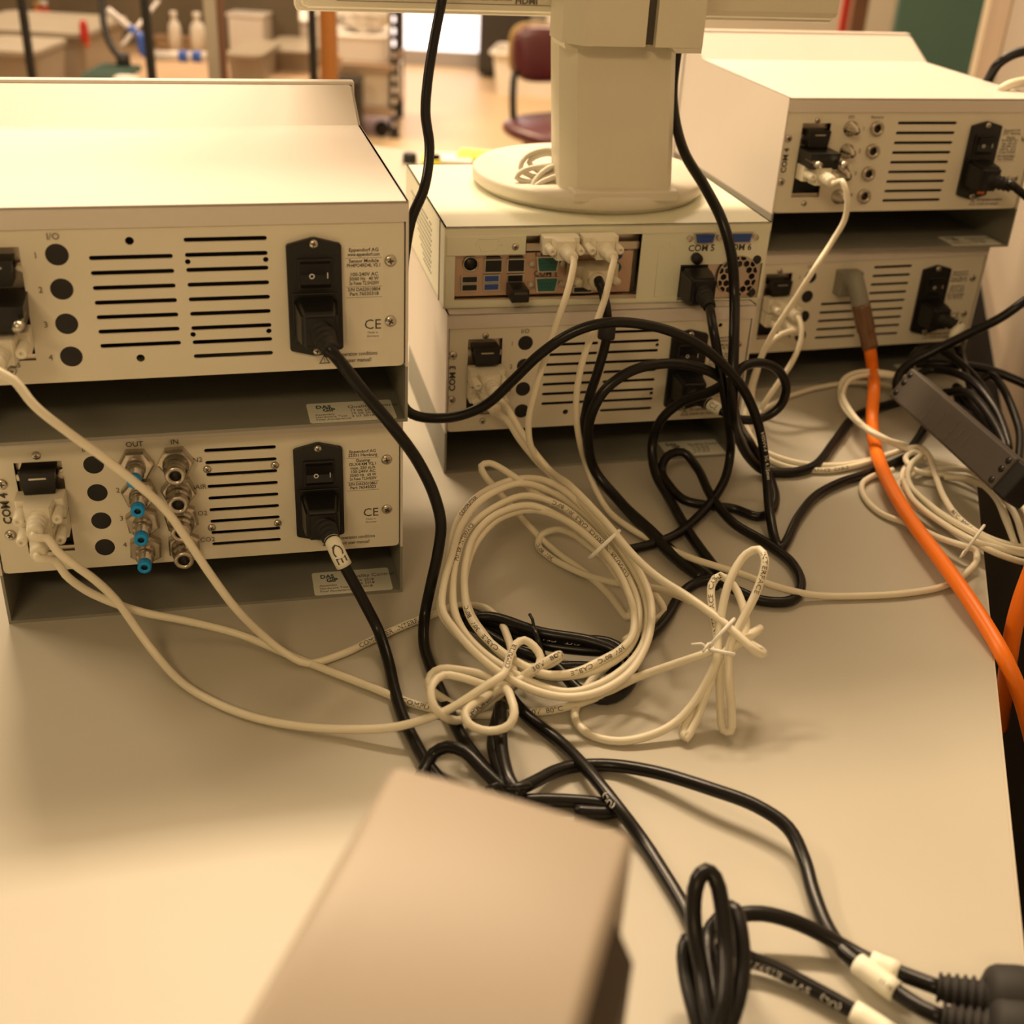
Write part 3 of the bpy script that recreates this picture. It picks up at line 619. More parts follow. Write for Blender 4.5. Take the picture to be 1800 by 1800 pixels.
BOW = [(1258, 1165, 40), (1262, 1135, 46), (1268, 1080, 60), (1283, 1020, 76), (1312, 974, 88), (1334, 966, 92), (1345, 985, 90), (1332, 1035, 76), (1305, 1090, 60), (1283, 1135, 48), (1281, 1190, 34), (1286, 1250, 16), (1284, 1286, 5), (1272, 1284, 4), (1266, 1240, 14), (1265, 1180, 32), (1262, 1130, 46), (1252, 1070, 58), (1251, 1028, 66), (1266, 1012, 68), (1290, 1030, 64), (1308, 1075, 56), (1310, 1110, 50), (1285, 1145, 42), (1255, 1185, 30), (1222, 1245, 14), (1200, 1290, 5), (1205, 1299, 4), (1222, 1270, 10), (1245, 1210, 26), (1268, 1150, 42), (1305, 1128, 48), (1335, 1106, 50)]
r0, p0, i0 = serial('ivory serial cable wound into the big tied coil, from the left plug of the computer', 'PC', [(89, 54)],
  [(1006, 478, 'M', 58), (998, 512, 'M', 66), (978, 570, 'M', 72), (958, 630, 'M', 76), (940, 690, 'M', 78), (929, 745, 'M', 78), (935, 790, 'M', 78), (960, 825, 'M', 78)] + coil + [(1017, 1235, 4), (1010, 1260, 3.4), (1033, 1289, 3.2), (1089, 1303, 3.2), (1172, 1280, 8), (1217, 1239, 18)] + BOW,
  [])
cable_text(r0, p0, RB, i0, (1046, 945), 'COMPUTER  INTERFACE  CABLE  30V  80°C', CT, flip=True)
cable_text(r0, p0, RB, i0, (1110, 1010), 'INTERFACE  CABLE', CT, flip=True)
for at, tx in (((835, 1115), 'CABLE   30V   80°C'), ((1065, 1140), '30V  80°C'), ((1020, 1182), 'CABLE'), ((817, 960), 'PUTER  INTERFACE'), ((1255, 1060), 'INTERFACE  CABLE'), ((1325, 1010), 'INTERFACE'), ((808, 885), 'COMPUTER')):
    cable_text(r0, p0, RB, i0, at, tx, CT)
def tie(root, inv, a, b, thick, m='tie', r=.0012, squash=.5, tail=True, name='cable_tie'):
    # band round a bundle: a, b = its two visible ends
    A, B = cp(a), cp(b); c = (A + B) / 2; ax = (B - A) * .5; v = (CAM - c).normalized(); v = (v - ax.normalized() * v.dot(ax.normalized())).normalized() * thick
    ring = [c + ax * math.cos(t) + v * math.sin(t) for t in [2 * math.pi * k / 28 for k in range(29)]]
    mb = MB(); mb.tube([inv @ p for p in ring], r, 8)
    if tail:
        e = (A - CAM).normalized(); d1 = ax.normalized(); mb.tube([inv @ (A), inv @ (A - d1 * .006 + Vector((0, 0, .003))), inv @ (A - d1 * .012 + Vector((0, 0, .001)))], r * .7, 6)
    mb.obj(name, MT[m], root)
tie(r0, i0, (1042, 976, 50), (1083, 938, 54), .012, r=.0014, tail=False)
tie(r0, i0, (1249, 1142, 48), (1289, 1150, 46), .010); tie(r0, i0, (1252, 1130, 50), (1286, 1093, 52), .009)
serial('ivory serial cable going straight right from the COM 3 module to the bow-shaped hank', 'M', [(31.5, 90.5)],
  [(892, 718, 'M', 58), (914, 755, 'M', 66), (940, 795, 'M', 76), (964, 824, 'M', 86), (1006, 857, 66), (1061, 914, 62), (1117, 980, 60), (1158, 1016, 60), (1200, 1043, 60), (1228, 1062, 60), (1283, 1104, 56), (1326, 1143, 50), (1338, 1150, 44), (1338, 1143, 36), (1316, 1130, 36), (1296, 1122, 40), (1310, 1118, 48), (1338, 1104, 50)], [])
serial('ivory serial cable from the lower plug of the COM 3 module passing behind the coil', 'M', [(31.5, 76)],
  [(888, 735, 'M', 54), (915, 775, 'M', 60), (945, 812, 'M', 66), (985, 850, 34), (1030, 893, 32), (1078, 948, 30), (1115, 1000, 26), (1140, 1033, 20), (1163, 1062, 12), (1166, 1076, 7), (1150, 1090, 4), (1125, 1105, 4), (1100, 1125, 20)], [])
_r, _p, _i = cable('serial_cable', 'ivory cable slack with a hook-shaped bend behind the big coil', 'cable', onz(950, 945, 0),
  [(1215, 1056, 48), (1185, 1044, 34), (1150, 1034, 22), (1090, 1026, 14), (1040, 1014, 8), (1000, 998, 4), (965, 978, 3.4), (946, 958, 4), (952, 940, 8), (976, 931, 14), (1004, 938, 20), (1030, 956, 26), (1060, 980, 28), (1090, 1020, 24), (1110, 1055, 20), (1105, 1085, 16), (1070, 1045, 10), (1020, 1000, 3.6), (985, 976, 3.4), (950, 945, 5), (920, 914, 12), (880, 868, 28), (852, 835, 42), (846, 819, 48), (860, 814, 50), (895, 832, 46), (930, 858, 40), (970, 885, 36)], RB, 'beige', GS)
cable_text(_r, _p, RB, _i, (958, 970), '30V  80°C', CT)
serial('ivory serial cable from the right plug of the computer crossing the table to the right', 'PC', [(120.5, 54)],
  [(1075, 475, 'M', 58), (1064, 522, 'M', 66), (1046, 575, 'M', 72), (1027, 625, 'M', 76), (1015, 680, 'M', 76), (1013, 730, 'M', 74), (1019, 775, 'M', 68), (1030, 815, 'M', 58), (1045, 855, 16), (1070, 898, 6), (1110, 930, 5), (1160, 957, 6), (1220, 983, 14), (1300, 1008, 16), (1360, 1030, 14), (1430, 1046, 5), (1500, 1048, 3.4), (1590, 1043, 3.4), (1660, 1030, 3.4), (1700, 1006, 5), (1717, 985, 8), (1714, 967, 12), (1698, 961, 14), (1650, 945, 10), (1600, 922, 5), (1550, 903, 3.4), (1522, 877, 3.4), (1515, 852, 3.4), (1532, 838, 3.6), (1570, 826, 6)], [])
serial('ivory serial cable hanging from the upper right module in front of the lower one', 'R1', [(31.5, 77)],
  [(1480, 318, 'R1', 60), (1489, 348, 'R1', 68), (1485, 385, 'R1', 70), (1463, 424, 'R1', 72), (1430, 475, 'R2', 88), (1395, 530, 'R2', 88), (1362, 580, 'R2', 86), (1339, 625, 'R2', 82), (1323, 670, 'R2', 74), (1312, 715, 'R2', 66), (1314, 755, 14), (1340, 790, 5), (1400, 813, 3.4), (1470, 818, 3.4), (1530, 808, 5), (1580, 793, 9), (1612, 786, 14), (1632, 800, 18), (1644, 835, 18), (1660, 875, 18), (1690, 915, 18), (1730, 942, 16), (1775, 958, 12), (1830, 966, 6)],
  [((1690, 917), '80°C  300V', CT)])
serial('ivory serial cable from the upper plug of the lower right module', 'R2', [(31.5, 91)],
  [(1409, 577, 'R2', 58), (1407, 602, 'R2', 64), (1392, 637, 'R2', 68), (1369, 672, 'R2', 68), (1346, 706, 'R2', 66), (1328, 738, 'R2', 60), (1320, 768, 8), (1345, 803, 3.4), (1390, 822, 3.4), (1450, 827, 3.4), (1510, 817, 4), (1555, 802, 8), (1592, 785, 16), (1562, 774, 24), (1520, 750, 28), (1492, 718, 28), (1482, 690, 28), (1494, 668, 34), (1530, 659, 36), (1580, 664, 34), (1620, 675, 26)], [((1450, 826), 'INTERFACE  CABLE', CT)])
serial('ivory serial cable from the lower plug of the lower right module, curving to the adapter', 'R2', [(31.5, 77)],
  [(1395, 581, 'R2', 54), (1368, 591, 'R2', 60), (1346, 613, 'R2', 66), (1332, 650, 'R2', 68), (1322, 695, 'R2', 60), (1326, 728, 8), (1350, 715, 3.4), (1383, 698, 3.4), (1440, 681, 3.4), (1500, 673, 4), (1560, 678, 8), (1610, 690, 10)], [])
_r, _p, _i = cable('serial_cable', 'ivory cable coiled and tied at the right table edge below the black adapter', 'cable', onz(1650, 900, 0),
  [(1615, 670, 34), (1560, 656, 36), (1510, 654, 34), (1482, 668, 30), (1478, 700, 22), (1500, 735, 26), (1540, 765, 27), (1590, 788, 16), (1630, 805, 7), (1600, 815, 6), (1585, 840, 5), (1596, 868, 5), (1640, 902, 6), (1690, 930, 10), (1740, 956, 10), (1800, 974, 6), (1828, 972, 6), (1832, 940, 10), (1815, 890, 16), (1785, 858, 20), (1730, 832, 18), (1680, 824, 12), (1630, 826, 6), (1596, 838, 8), (1578, 852, 8), (1590, 876, 8), (1650, 915, 10), (1700, 945, 14), (1750, 972, 12), (1810, 990, 6), (1832, 984, 5), (1822, 940, 8), (1795, 890, 14), (1762, 868, 16), (1720, 850, 14), (1665, 835, 12), (1612, 828, 10), (1592, 805, 12), (1610, 795, 14), (1640, 812, 12), (1690, 822, 10), (1740, 850, 12), (1765, 900, 10), (1780, 945, 8)], RB, 'beige', GS)
for pp in ([(1588, 845, 14), (1606, 880, 13), (1660, 922, 14), (1715, 952, 16), (1790, 972, 10), (1825, 978, 8)], [(1660, 838, 20), (1710, 842, 22), (1748, 872, 20), (1768, 915, 14), (1784, 955, 12)], [(1752, 862, 22), (1782, 900, 16), (1796, 940, 12), (1802, 965, 10)], [(1620, 800, 16), (1600, 818, 14), (1598, 850, 12), (1640, 892, 12), (1700, 930, 18), (1760, 960, 14), (1825, 972, 10)]):
    add_cord(_r, _i, pp, RB, 'beige')
tie(_r, _i, (1698, 968, 26), (1724, 932, 30), .012)
_r2, _p2, _i2 = cable('usb_cable', 'light grey thin cable coiled on the round monitor foot', 'cable', inmod('PC', 85, 80, PH * 1000 + 18),
  [(1000, 268, 'PC', -85), (960, 263, 'PC', -85), (925, 275, 'PC', -82), (915, 295, 'PC', -78), (935, 310, 'PC', -74), (985, 300, 'PC', -78), (1000, 283, 'PC', -82), (960, 270, 'PC', -84), (930, 285, 'PC', -80), (945, 300, 'PC', -76), (990, 292, 'PC', -78), (960, 292, 'PC', -78), (920, 300, 'PC', -74), (908, 312, 'PC', -72), (930, 320, 'PC', -70), (985, 300, 'PC', -74), (1000, 288, 'PC', -76), (965, 295, 'PC', -74), (940, 318, 'PC', -68), (936, 330, 'PC', -64), (952, 320, 'PC', -66), (990, 305, 'PC', -70), (1005, 300, 'PC', -72)], .0023, 'monw', None)
# --- black power cords
RK = .0038; GK = 'black power cords'
def power_plug(root, inv, m, u, z, tip, plug=True):
    o, e, n = frame(m); base = Matrix(((e.x, n.x, 0, 0), (e.y, n.y, 0, 0), (0, 0, 1, 0), (0, 0, 0, 1))); base.translation = inmod(m, u, 0, z); X = inv @ base
    bm = bmesh.new(); bmesh.ops.create_cube(bm, size=1)
    for v in bm.verts:
        k = .80 if v.co.y < 0 else 1.0
        v.co = X @ Vector((v.co.x * .0258 * k, -.0150 + v.co.y * .024, v.co.z * .0270 * k))
    bmesh.ops.bevel(bm, geom=list(bm.edges), offset=.0025, segments=3, affect='EDGES')
    mb = MB(); mb.bm(bm); p = mb.obj('plug', MT['black'], root)
    A = inmod(m, u, -20, z); B = cp(tip); n_ = 22; P = [A.lerp(B, k / (n_ - 1)) for k in range(n_)]
    R = [(.0085 - .0032 * k / (n_ - 1)) * (1 if (k // 2) % 2 == 0 or k < 5 else .86) for k in range(n_)]
    mb = MB(); mb.tube([inv @ q for q in P], R, 14); mb.obj('strain_relief', MT['plugdark'], p)
    return A, B
def power(label, m, u, z, tip, pts, r=RK):
    o = inmod(m, u, 0, z); B = cp(tip); A = inmod(m, u, -20, z)
    root, path, inv = cable('power_cable', label, 'power cable', o, [A.lerp(B, .8), B] + pts, r, 'cord', GK, MODS[m][2])
    power_plug(root, inv, m, u, z, tip); return root, path, inv
def sleeve(root, inv, a, b, r, txt=None, path=None, m='label', size=.005):
    # printed sleeve around the cord between two pixels of its path
    ia = min(range(len(path)), key=lambda i: (px_of(path[i])[0] - a[0]) ** 2 + (px_of(path[i])[1] - a[1]) ** 2)
    ib = min(range(len(path)), key=lambda i: (px_of(path[i])[0] - b[0]) ** 2 + (px_of(path[i])[1] - b[1]) ** 2)
    seg_ = path[min(ia, ib):max(ia, ib) + 1]; mb = MB(); mb.tube([inv @ p for p in seg_], r, 14); mb.obj('printed_sleeve', MT[m], root, 'white printed sleeve')
    if txt:
        mid = px_of(seg_[len(seg_) // 2]); cable_text(root, path, r, inv, mid, txt, size, sx=1)
def end_plug(root, inv, a, b, c, label='black moulded mains plug'):
    # strain relief a->b, body b->c
    A, B, Cc = cp(a), cp(b), cp(c); n_ = 34; P = [A.lerp(B, k / (n_ - 1)) for k in range(n_)]
    R = [(.0066 + .0030 * k / (n_ - 1)) * (1 if (k // 3) % 2 == 0 else .80) for k in range(n_)]
    P += [B + (Cc - B) * t for t in (.01, .06, .12, .2, .5, .9, .98, 1)]; R += [.0095, .0125, .0145, .0155, .0160, .0155, .0140, .006]
    mb = MB(); mb.tube([inv @ q for q in P], R, 18); mb.obj('mains_plug', MT['plugdark'], root, label)
r_, p_, i_ = power('black power cord of the upper left module, passing left of the ivory coil', 'L1', 204.5, 72, inmod('L1', 208.4, -42, 66.5),
  [(598, 636, 198), (640, 690, 180), (690, 750, 157), (735, 812, 126), (763, 870, 100), (775, 920, 79), (770, 970, 58), (757, 1030, 33), (747, 1080, 13), (745, 1130, 5), (762, 1185, 4.5), (785, 1240, 4.5), (805, 1283, 4.5), (830, 1322, 5), (864, 1361, 8), (905, 1387, 11), (940, 1374, 9), (975, 1356, 6), (1010, 1347, 4.5), (1070, 1345, 4.5), (1150, 1357, 9), (1250, 1387, 14), (1330, 1417, 15), (1385, 1455, 13), (1413, 1510, 9), (1430, 1570, 7), (1455, 1632, 7), (1485, 1674, 9), (1520, 1703, 10), (1575, 1743, 10), (1620, 1772, 12), (1660, 1790, 14)])
sleeve(r_, i_, (1512, 1697), (1580, 1747), .0052, None, p_)
cable_text(r_, p_, .0052, i_, (1560, 1731), '11-16', .0034, sx=.9)
end_plug(r_, i_, (1655, 1788, 14), (1735, 1812, 15), (1850, 1830, 17))
tie(r_, i_, (892, 1384, 18), (930, 1380, 18), .006, 'cord', .0016)
r_, p_, i_ = power('black power cord with a CE sleeve, plugged into the gas module', 'L2', 204.5, 72, inmod('L2', 209.5, -42, 68.5),
  [(600, 985, 58), (622, 1025, 43), (645, 1068, 27), (665, 1108, 13), (682, 1160, 5), (693, 1210, 4.5), (710, 1265, 4.5), (735, 1315, 4.5), (756, 1350, 4.5), (800, 1392, 4.5), (870, 1408, 4.5), (950, 1406, 4.5), (1010, 1408, 4.5), (1060, 1413, 4.5), (1082, 1417, 4.5), (1086, 1423, 4.5), (1070, 1428, 4.5), (1010, 1426, 4.5)])
sleeve(r_, i_, (583, 950), (607, 1000), .0052, 'CE', p_, size=.010)
_r, _p, _i = cable('power_cable', 'short black cord looping behind the foreground enclosure', 'power cable', onz(800, 1330, 0),
  [(735, 1372, 4.5), (748, 1350, 6), (762, 1325, 9), (788, 1313, 15), (818, 1322, 16), (848, 1352, 14), (880, 1382, 11), (905, 1400, 9), (888, 1372, 12), (874, 1342, 11), (867, 1312, 9), (869, 1285, 6), (874, 1262, 5), (880, 1240, 4.5)], RK, 'cord', GK)
add_cord(_r, _i, [(880, 1240, 13), (880, 1290, 14), (884, 1330, 14), (896, 1372, 14), (915, 1402, 12)], RK, 'cord')
# computer, monitor and COM 3 cords
power('black power cord hanging from the computer in an arc to the coil', 'PC', 206.5, 17.5, inmod('PC', 206, -42, 11),
  [(1254, 580, 'M', 58), (1263, 630, 'M', 64), (1273, 690, 'M', 68), (1281, 745, 'M', 68), (1284, 795, 'M', 62), (1275, 840, 20), (1252, 880, 11), (1217, 918, 8), (1178, 945, 9), (1125, 962, 5), (1095, 968, 4.5)])
hk = lambda x, y: (1180 + x / 6, 1500 + y / 6)
def hp(x, y, z): return hk(x, y) + (z,)
r_, p_, i_ = power('black power cord of the COM 3 module, with hanks under the coil and in front', 'M', 204.5, 72, inmod('M', 214, -40, 69),
  [(1268, 722, 'M', 50), (1298, 737, 'M', 56), (1345, 733, 'M', 54), (1373, 712, 'M', 54), (1382, 680, 'M', 54), (1365, 648, 'M', 58), (1330, 638, 'M', 64), (1298, 652, 'M', 72), (1288, 700, 'M', 74), (1297, 742, 'M', 64), (1316, 775, 30), (1340, 812, 12), (1357, 850, 6), (1363, 880, 5), (1352, 902, 4.5), (1330, 908, 4.5), (1290, 894, 5), (1240, 888, 8), (1203, 879, 10), (1178, 856, 12), (1163, 828, 16), (1172, 803, 24), (1200, 795, 26), (1225, 822, 18), (1250, 872, 12), (1290, 920, 7), (1345, 953, 4.5), (1392, 990, 4.5), (1408, 1030, 4.5), (1390, 1056, 4.5), (1340, 1056, 4.5), (1290, 1036, 7), (1252, 1018, 9), (1215, 1030, 5), (1190, 1055, 4.5), (1175, 1082, 6), (1145, 1116, 8), (1090, 1142, 9), (1000, 1140, 9), (900, 1120, 9), (830, 1090, 9), (806, 1078, 10), (820, 1076, 14), (900, 1104, 15), (1000, 1124, 15), (1070, 1130, 14), (1100, 1150, 12), (1112, 1185, 9), (1100, 1212, 7), (1066, 1229, 6), (1020, 1215, 6), (975, 1170, 10), (900, 1140, 12), (840, 1105, 13), (815, 1092, 14), (860, 1085, 18), (950, 1112, 18), (1040, 1128, 16), (1085, 1148, 12), (1075, 1172, 9), (1010, 1172, 6), (930, 1180, 5), (890, 1205, 4.5), (905, 1235, 4.5), (935, 1266, 4.5), (985, 1305, 4.5), (1040, 1362, 10), (1085, 1418, 10), (1130, 1478, 5), (1170, 1540, 4.5), (1200, 1590, 4.5), (1222, 1634, 5),
   (1248, 1665, 8), (1268, 1720, 12), (1262, 1800, 14), (1240, 1835, 16), (1222, 1780, 20), (1205, 1705, 24), (1204, 1665, 28), (1216, 1645, 30), (1230, 1690, 26), (1243, 1770, 22), (1256, 1835, 22), (1272, 1770, 32), (1274, 1660, 40), (1268, 1585, 50), (1256, 1542, 56), (1241, 1531, 58), (1227, 1546, 56), (1219, 1585, 48), (1221, 1640, 38), (1233, 1705, 30), (1243, 1770, 26), (1262, 1835, 22), (1290, 1780, 26), (1306, 1700, 32), (1302, 1640, 38), (1294, 1605, 40), (1285, 1596, 40), (1280, 1615, 30), (1288, 1660, 14), (1312, 1682, 9), (1360, 1702, 7), (1430, 1738, 6), (1500, 1777, 6), (1570, 1822, 6), (1640, 1870, 6)])
sleeve(r_, i_, (1246, 707), (1264, 724), .0050, 'CE', p_, size=.006)
sleeve(r_, i_, (1500, 1777), (1575, 1826), .0052, None, p_)
tie(r_, i_, (940, 1108, 22), (955, 1150, 16), .010, 'cord', .0016)
for at, tx in (((1000, 1124), 'LL   SVT   CSA'), ((1400, 1722), '(UL)   SVT   E159216'), ((1075, 1405), '(UL)')):
    cable_text(r_, p_, RK, i_, at, tx, .0046, MT['inksoft'] if 0 else MT['inkwhite'], flip=True, off=.002)
_r, _p, _i = cable('power_cable', 'black power cord leaving the front hank to the upper mains plug', 'power cable', onz(1400, 1620, 0),
  [(1262, 1850, 9), (1255, 1760, 12), (1245, 1690, 12), (1245, 1645, 12), (1262, 1617, 16), (1300, 1608, 18), (1340, 1606, 18), (1390, 1618, 16), (1440, 1640, 12), (1490, 1668, 9), (1530, 1690, 10), (1580, 1710, 11), (1620, 1725, 13), (1655, 1738, 15)], RK, 'cord', GK)
sleeve(_r, _i, (1523, 1687), (1575, 1707), .0052, None, _p)
end_plug(_r, _i, (1648, 1735, 15), (1728, 1755, 17), (1850, 1768, 19))
r_, p_, i_ = cable('power_cable', 'black monitor cord dropping at left and arching across the COM 3 module', 'power cable', inmod('PC', 10, -30, 0),
  [inmod('PC', 30, 90, 330), inmod('PC', 30, 78, 318), (784, -40, 'M', -70), (777, 0, 'M', -66), (765, 60, 'M', -55), (752, 140, 'M', -40), (748, 200, 'M', -28), (755, 260, 'M', -14), (746, 330, 'M', 6), (722, 390, 'M', 22), (704, 520, 'M', 40), (697, 640, 'M', 56), (716, 722, 'M', 68), (780, 735, 'M', 74), (850, 714, 'M', 80), (900, 670, 'M', 86), (950, 622, 'M', 92), (1010, 583, 'M', 96), (1070, 567, 'M', 98), (1150, 574, 'M', 98), (1220, 601, 'M', 96), (1270, 640, 'M', 92), (1310, 690, 'M', 86), (1334, 750, 70), (1346, 824, 34), (1352, 893, 14), (1361, 945, 5), (1370, 966, 4.5), (1380, 956, 4.5), (1403, 910, 4.5), (1435, 871, 4.5), (1475, 849, 4.5), (1520, 834, 4.5), (1570, 815, 4.5), (1610, 795, 4.5)], .0039, 'cord', GK)
cable_text(r_, p_, .0039, i_, (1345, 800), 'H05VV-F  3G 0.75mm', .0040, MT['inkwhite'], off=.0015)
cable('power_cable', 'black monitor cord falling straight at right over the computer edge', 'power cable', inmod('PC', 225, -40, 0),
  [inmod('PC', 206, 90, 262), inmod('PC', 206, 84, 240), (1183, 150, 'M', -84), (1186, 205, 'M', -72), (1203, 268, 'M', -48), (1240, 330, 'M', -12), (1270, 390, 'M', 12), (1286, 450, 'M', 24), (1291, 520, 'M', 34), (1290, 600, 'M', 62), (1288, 680, 'M', 80), (1289, 730, 'M', 76), (1298, 768, 46), (1317, 804, 20), (1341, 826, 6), (1370, 831, 4.5), (1403, 829, 4.5), (1433, 818, 4.5), (1467, 777, 4.5), (1500, 735, 4.5), (1525, 723, 4.5), (1567, 710, 4.5), (1600, 700, 4.5)], .0043, 'cord', GK)
# video cable with ivory plug and ferrite
o = inmod('PC', 118, 0, 30)
vr, vp, vi = cable('video_cable', 'black video cable with ivory plug and ferrite bead on the computer', 'cable', o,
  [inmod('PC', 115, -36, 30), (1052, 492, 'PC', 42), (1060, 515, 'PC', 48), (1066, 545, 'M', 52), (1068, 575, 'M', 54), (1064, 605, 'M', 56), (1050, 655, 'M', 60), (1034, 705, 'M', 62), (1025, 765, 'M', 56), (1036, 820, 22), (1088, 880, 7), (1142, 930, 4.5), (1195, 980, 4.5), (1240, 1012, 4.5), (1262, 1030, 4.5)], .0038, 'cord', None, MODS['PC'][2])
mb = MB(); _o, e, n = frame('PC'); base = Matrix(((e.x, n.x, 0, 0), (e.y, n.y, 0, 0), (0, 0, 1, 0), (0, 0, 0, 1))); base.translation = o; X = vi @ base
mb.prism([(-.0195, -.0005), (-.0195, -.013), (-.012, -.017), (-.009, -.028), (.006, -.028), (.010, -.017), (.0195, -.013), (.0195, -.0005)], -.0075, .0075, 'z', X); vh = mb.obj('video_plug', MT['dvi'], vr, 'ivory video plug')
mb = MB(); mb.lathe([(.0072, .024), (.0066, .034), (.0042, .036)], X @ Matrix.Translation((-.0025, 0, 0)) @ AX_OUT, 16); mb.obj('strain_relief', MT['dvi'], vh)
for sx in (-1, 1):
    mb = MB(); mb.lathe([(.0032, .012), (.0034, .024), (.0026, .0255)], X @ Matrix.Translation((sx * .0155, 0, -.003)) @ AX_OUT, 12); mb.obj('thumbscrew', MT['dvi'], vh)
fA, fB = onmod('M', 1068, 566, .054), onmod('M', 1065, 597, .056)
mb = MB(); P = [fA.lerp(fB, t) for t in (0, .04, .1, .5, .9, .96, 1)]; mb.tube([vi @ q for q in P], [.0046, .0062, .0067, .0067, .0067, .0062, .0046], 16); mb.obj('ferrite_bead', MT['plugdark'], vr)
cable('power_cable', 'black cord making an upright loop in front of the COM 3 module', 'power cable', onz(1150, 880, 0),
  [(1268, 1012, 4.5), (1246, 985, 4.5), (1210, 935, 6), (1174, 872, 8), (1152, 830, 16), (1147, 780, 34), (1163, 737, 'M', 36), (1200, 706, 'M', 40), (1250, 688, 'M', 54), (1272, 672, 'M', 62), (1252, 655, 'M', 66), (1215, 643, 'M', 68), (1170, 639, 'M', 70), (1110, 652, 'M', 74), (1062, 687, 'M', 78), (1039, 730, 'M', 78), (1034, 780, 'M', 70), (1046, 828, 28), (1090, 882, 12), (1142, 936, 9), (1195, 987, 8), (1235, 1016, 5)], .0041, 'cord', GK)
# right side cords
r_, p_, i_ = power('black power cord leaving the upper right module to the right', 'R1', 204.5, 72, inmod('R1', 221, -36, 68),
  [(1775, 322, 'R1', 44), (1800, 342, 'R1', 50), (1850, 385, 'R1', 60)])
mb = MB(); P_ = inmod('R1', 200, -18, 57); mb.box(0, .006, 0, .002, 0, .003); q = mb.obj('orange_lock_tab', MT['orange'], r_); q.matrix_local = i_ @ Matrix.Translation(P_)
r_, p_, i_ = power('black power cord bunched behind the adapter, from the lower right module', 'R2', 204.5, 72, inmod('R2', 219, -38, 68),
  [(1676, 590, 'R2', 46), (1688, 620, 'R2', 52), (1700, 660, 40), (1720, 720, 30), (1760, 780, 24), (1740, 700, 34), (1690, 640, 44), (1640, 610, 50), (1606, 625, 50), (1600, 660, 36), (1640, 650, 40), (1700, 665, 48), (1750, 720, 40), (1772, 790, 26), (1730, 740, 30), (1680, 680, 34), (1690, 720, 14), (1730, 800, 10), (1700, 700, 24), (1740, 660, 40), (1790, 750, 24), (1790, 820, 10)])
sleeve(r_, i_, (1670, 572), (1684, 600), .0050, None, p_)
add_cord(r_, i_, [(1660, 690, 30), (1700, 690, 44), (1745, 740, 40), (1768, 800, 30), (1755, 840, 20)], RK, 'cord'); add_cord(r_, i_, [(1650, 700, 26), (1690, 720, 32), (1735, 780, 30), (1760, 830, 16)], RK, 'cord'); add_cord(r_, i_, [(1640, 720, 14), (1620, 760, 6), (1600, 790, 4.5)], RK, 'cord')
cable('power_cable', 'black cord slanting up to the right above the adapter', 'power cable', onz(1600, 700, 0),
  [(1580, 700, 22), (1577, 668, 34), (1592, 645, 44), (1640, 618, 60), (1700, 588, 80), (1760, 558, 100), (1800, 530, 116), (1850, 495, 130)], .0044, 'cord', GK)
cable('power_cable', 'black cord running right from behind the adapter to the wall', 'power cable', onz(1700, 650, 0),
  [(1610, 640, 30), (1660, 640, 34), (1730, 648, 34), (1790, 670, 28), (1850, 700, 20)], .0044, 'cord', GK)
cable('power_cable', 'black cord curving in at the wall beside the top of the right module', 'power cable', onmod('R1', 1760, 140, -.05),
  [(1722, 175, 'R1', -110), (1735, 145, 'R1', -95), (1755, 112, 'R1', -85), (1780, 96, 'R1', -80), (1810, 88, 'R1', -75), (1860, 84, 'R1', -70)], .0050, 'cord', GK)
cable('serial_cable', 'short piece of white cable at the wall above the right module', 'cable', onmod('R1', 1790, 160, -.05),
  [(1755, 160, 'R1', -40), (1775, 149, 'R1', -40), (1795, 144, 'R1', -40), (1830, 140, 'R1', -40)], .0045, 'beige', None)
# power adapter brick
aC = [cp(p) for p in ((1602, 646, 76), (1561, 693, 50), (1736, 858, 44), (1795, 808, 68))]
ex = ((aC[2] - aC[1]) + (aC[3] - aC[0])).normalized(); ey = (aC[0] - aC[1]); ey = (ey - ex * ey.dot(ex)).normalized(); ez = ex.cross(ey)
cen = (aC[0] + aC[1] + aC[2] + aC[3]) / 4
if ez.dot(CAM - cen) < 0: ey = -ey; ez = -ez
LB = ((aC[2] - aC[1]).length + (aC[3] - aC[0]).length) / 2; WB = abs((aC[0] - aC[1]).dot(ey) + (aC[3] - aC[2]).dot(ey)) / 2
AD = thing('power_adapter', 'charcoal oblong power adapter resting slanted on the cables at right', 'power adapter', cen)
AM = Matrix(((ex.x, ey.x, ez.x, 0), (ex.y, ey.y, ez.y, 0), (ex.z, ey.z, ez.z, 0), (0, 0, 0, 1)))
mb = MB(); mb.box(-LB / 2, LB / 2, -WB / 2, WB / 2, -.022, 0, .002); q = mb.obj('adapter_body', MT['brick'], AD); q.matrix_local = AM
mb = MB(); mb.box(LB / 2, LB / 2 + .016, -WB / 2, WB / 2, -.022, -.0004, .002); q = mb.obj('end_cap', MT['black'], AD); q.matrix_local = AM
for sx in (-1, 1):
    for sy in (-1, 0.15, 1):
        if sx > 0 and sy == -1: pass
        mb = MB(); mb.lathe([(.0028, 0), (.0028, .0005)], Matrix.Translation((sx * (LB / 2 - .006), sy * (WB / 2 - .006), 0)), 14); q = mb.obj('rubber_foot', MT['black'], AD); q.matrix_local = AM
for k, (sx, tx) in enumerate(((-.030, 'INPUT 100-240V~'), (-.010, 'OUTPUT 12V'), (.008, 'AC ADAPTER'), (.018, '50-60Hz'), (.028, 'CAUTION'))):
    q = link('lettering', text_mesh(tx, .0042, MT['inksoft'], 'CENTER', 0, .8), AD); q.matrix_local = AM @ Matrix.Translation((sx, 0, .0002)) @ Matrix.Rotation(math.pi / 2, 4, 'Z')
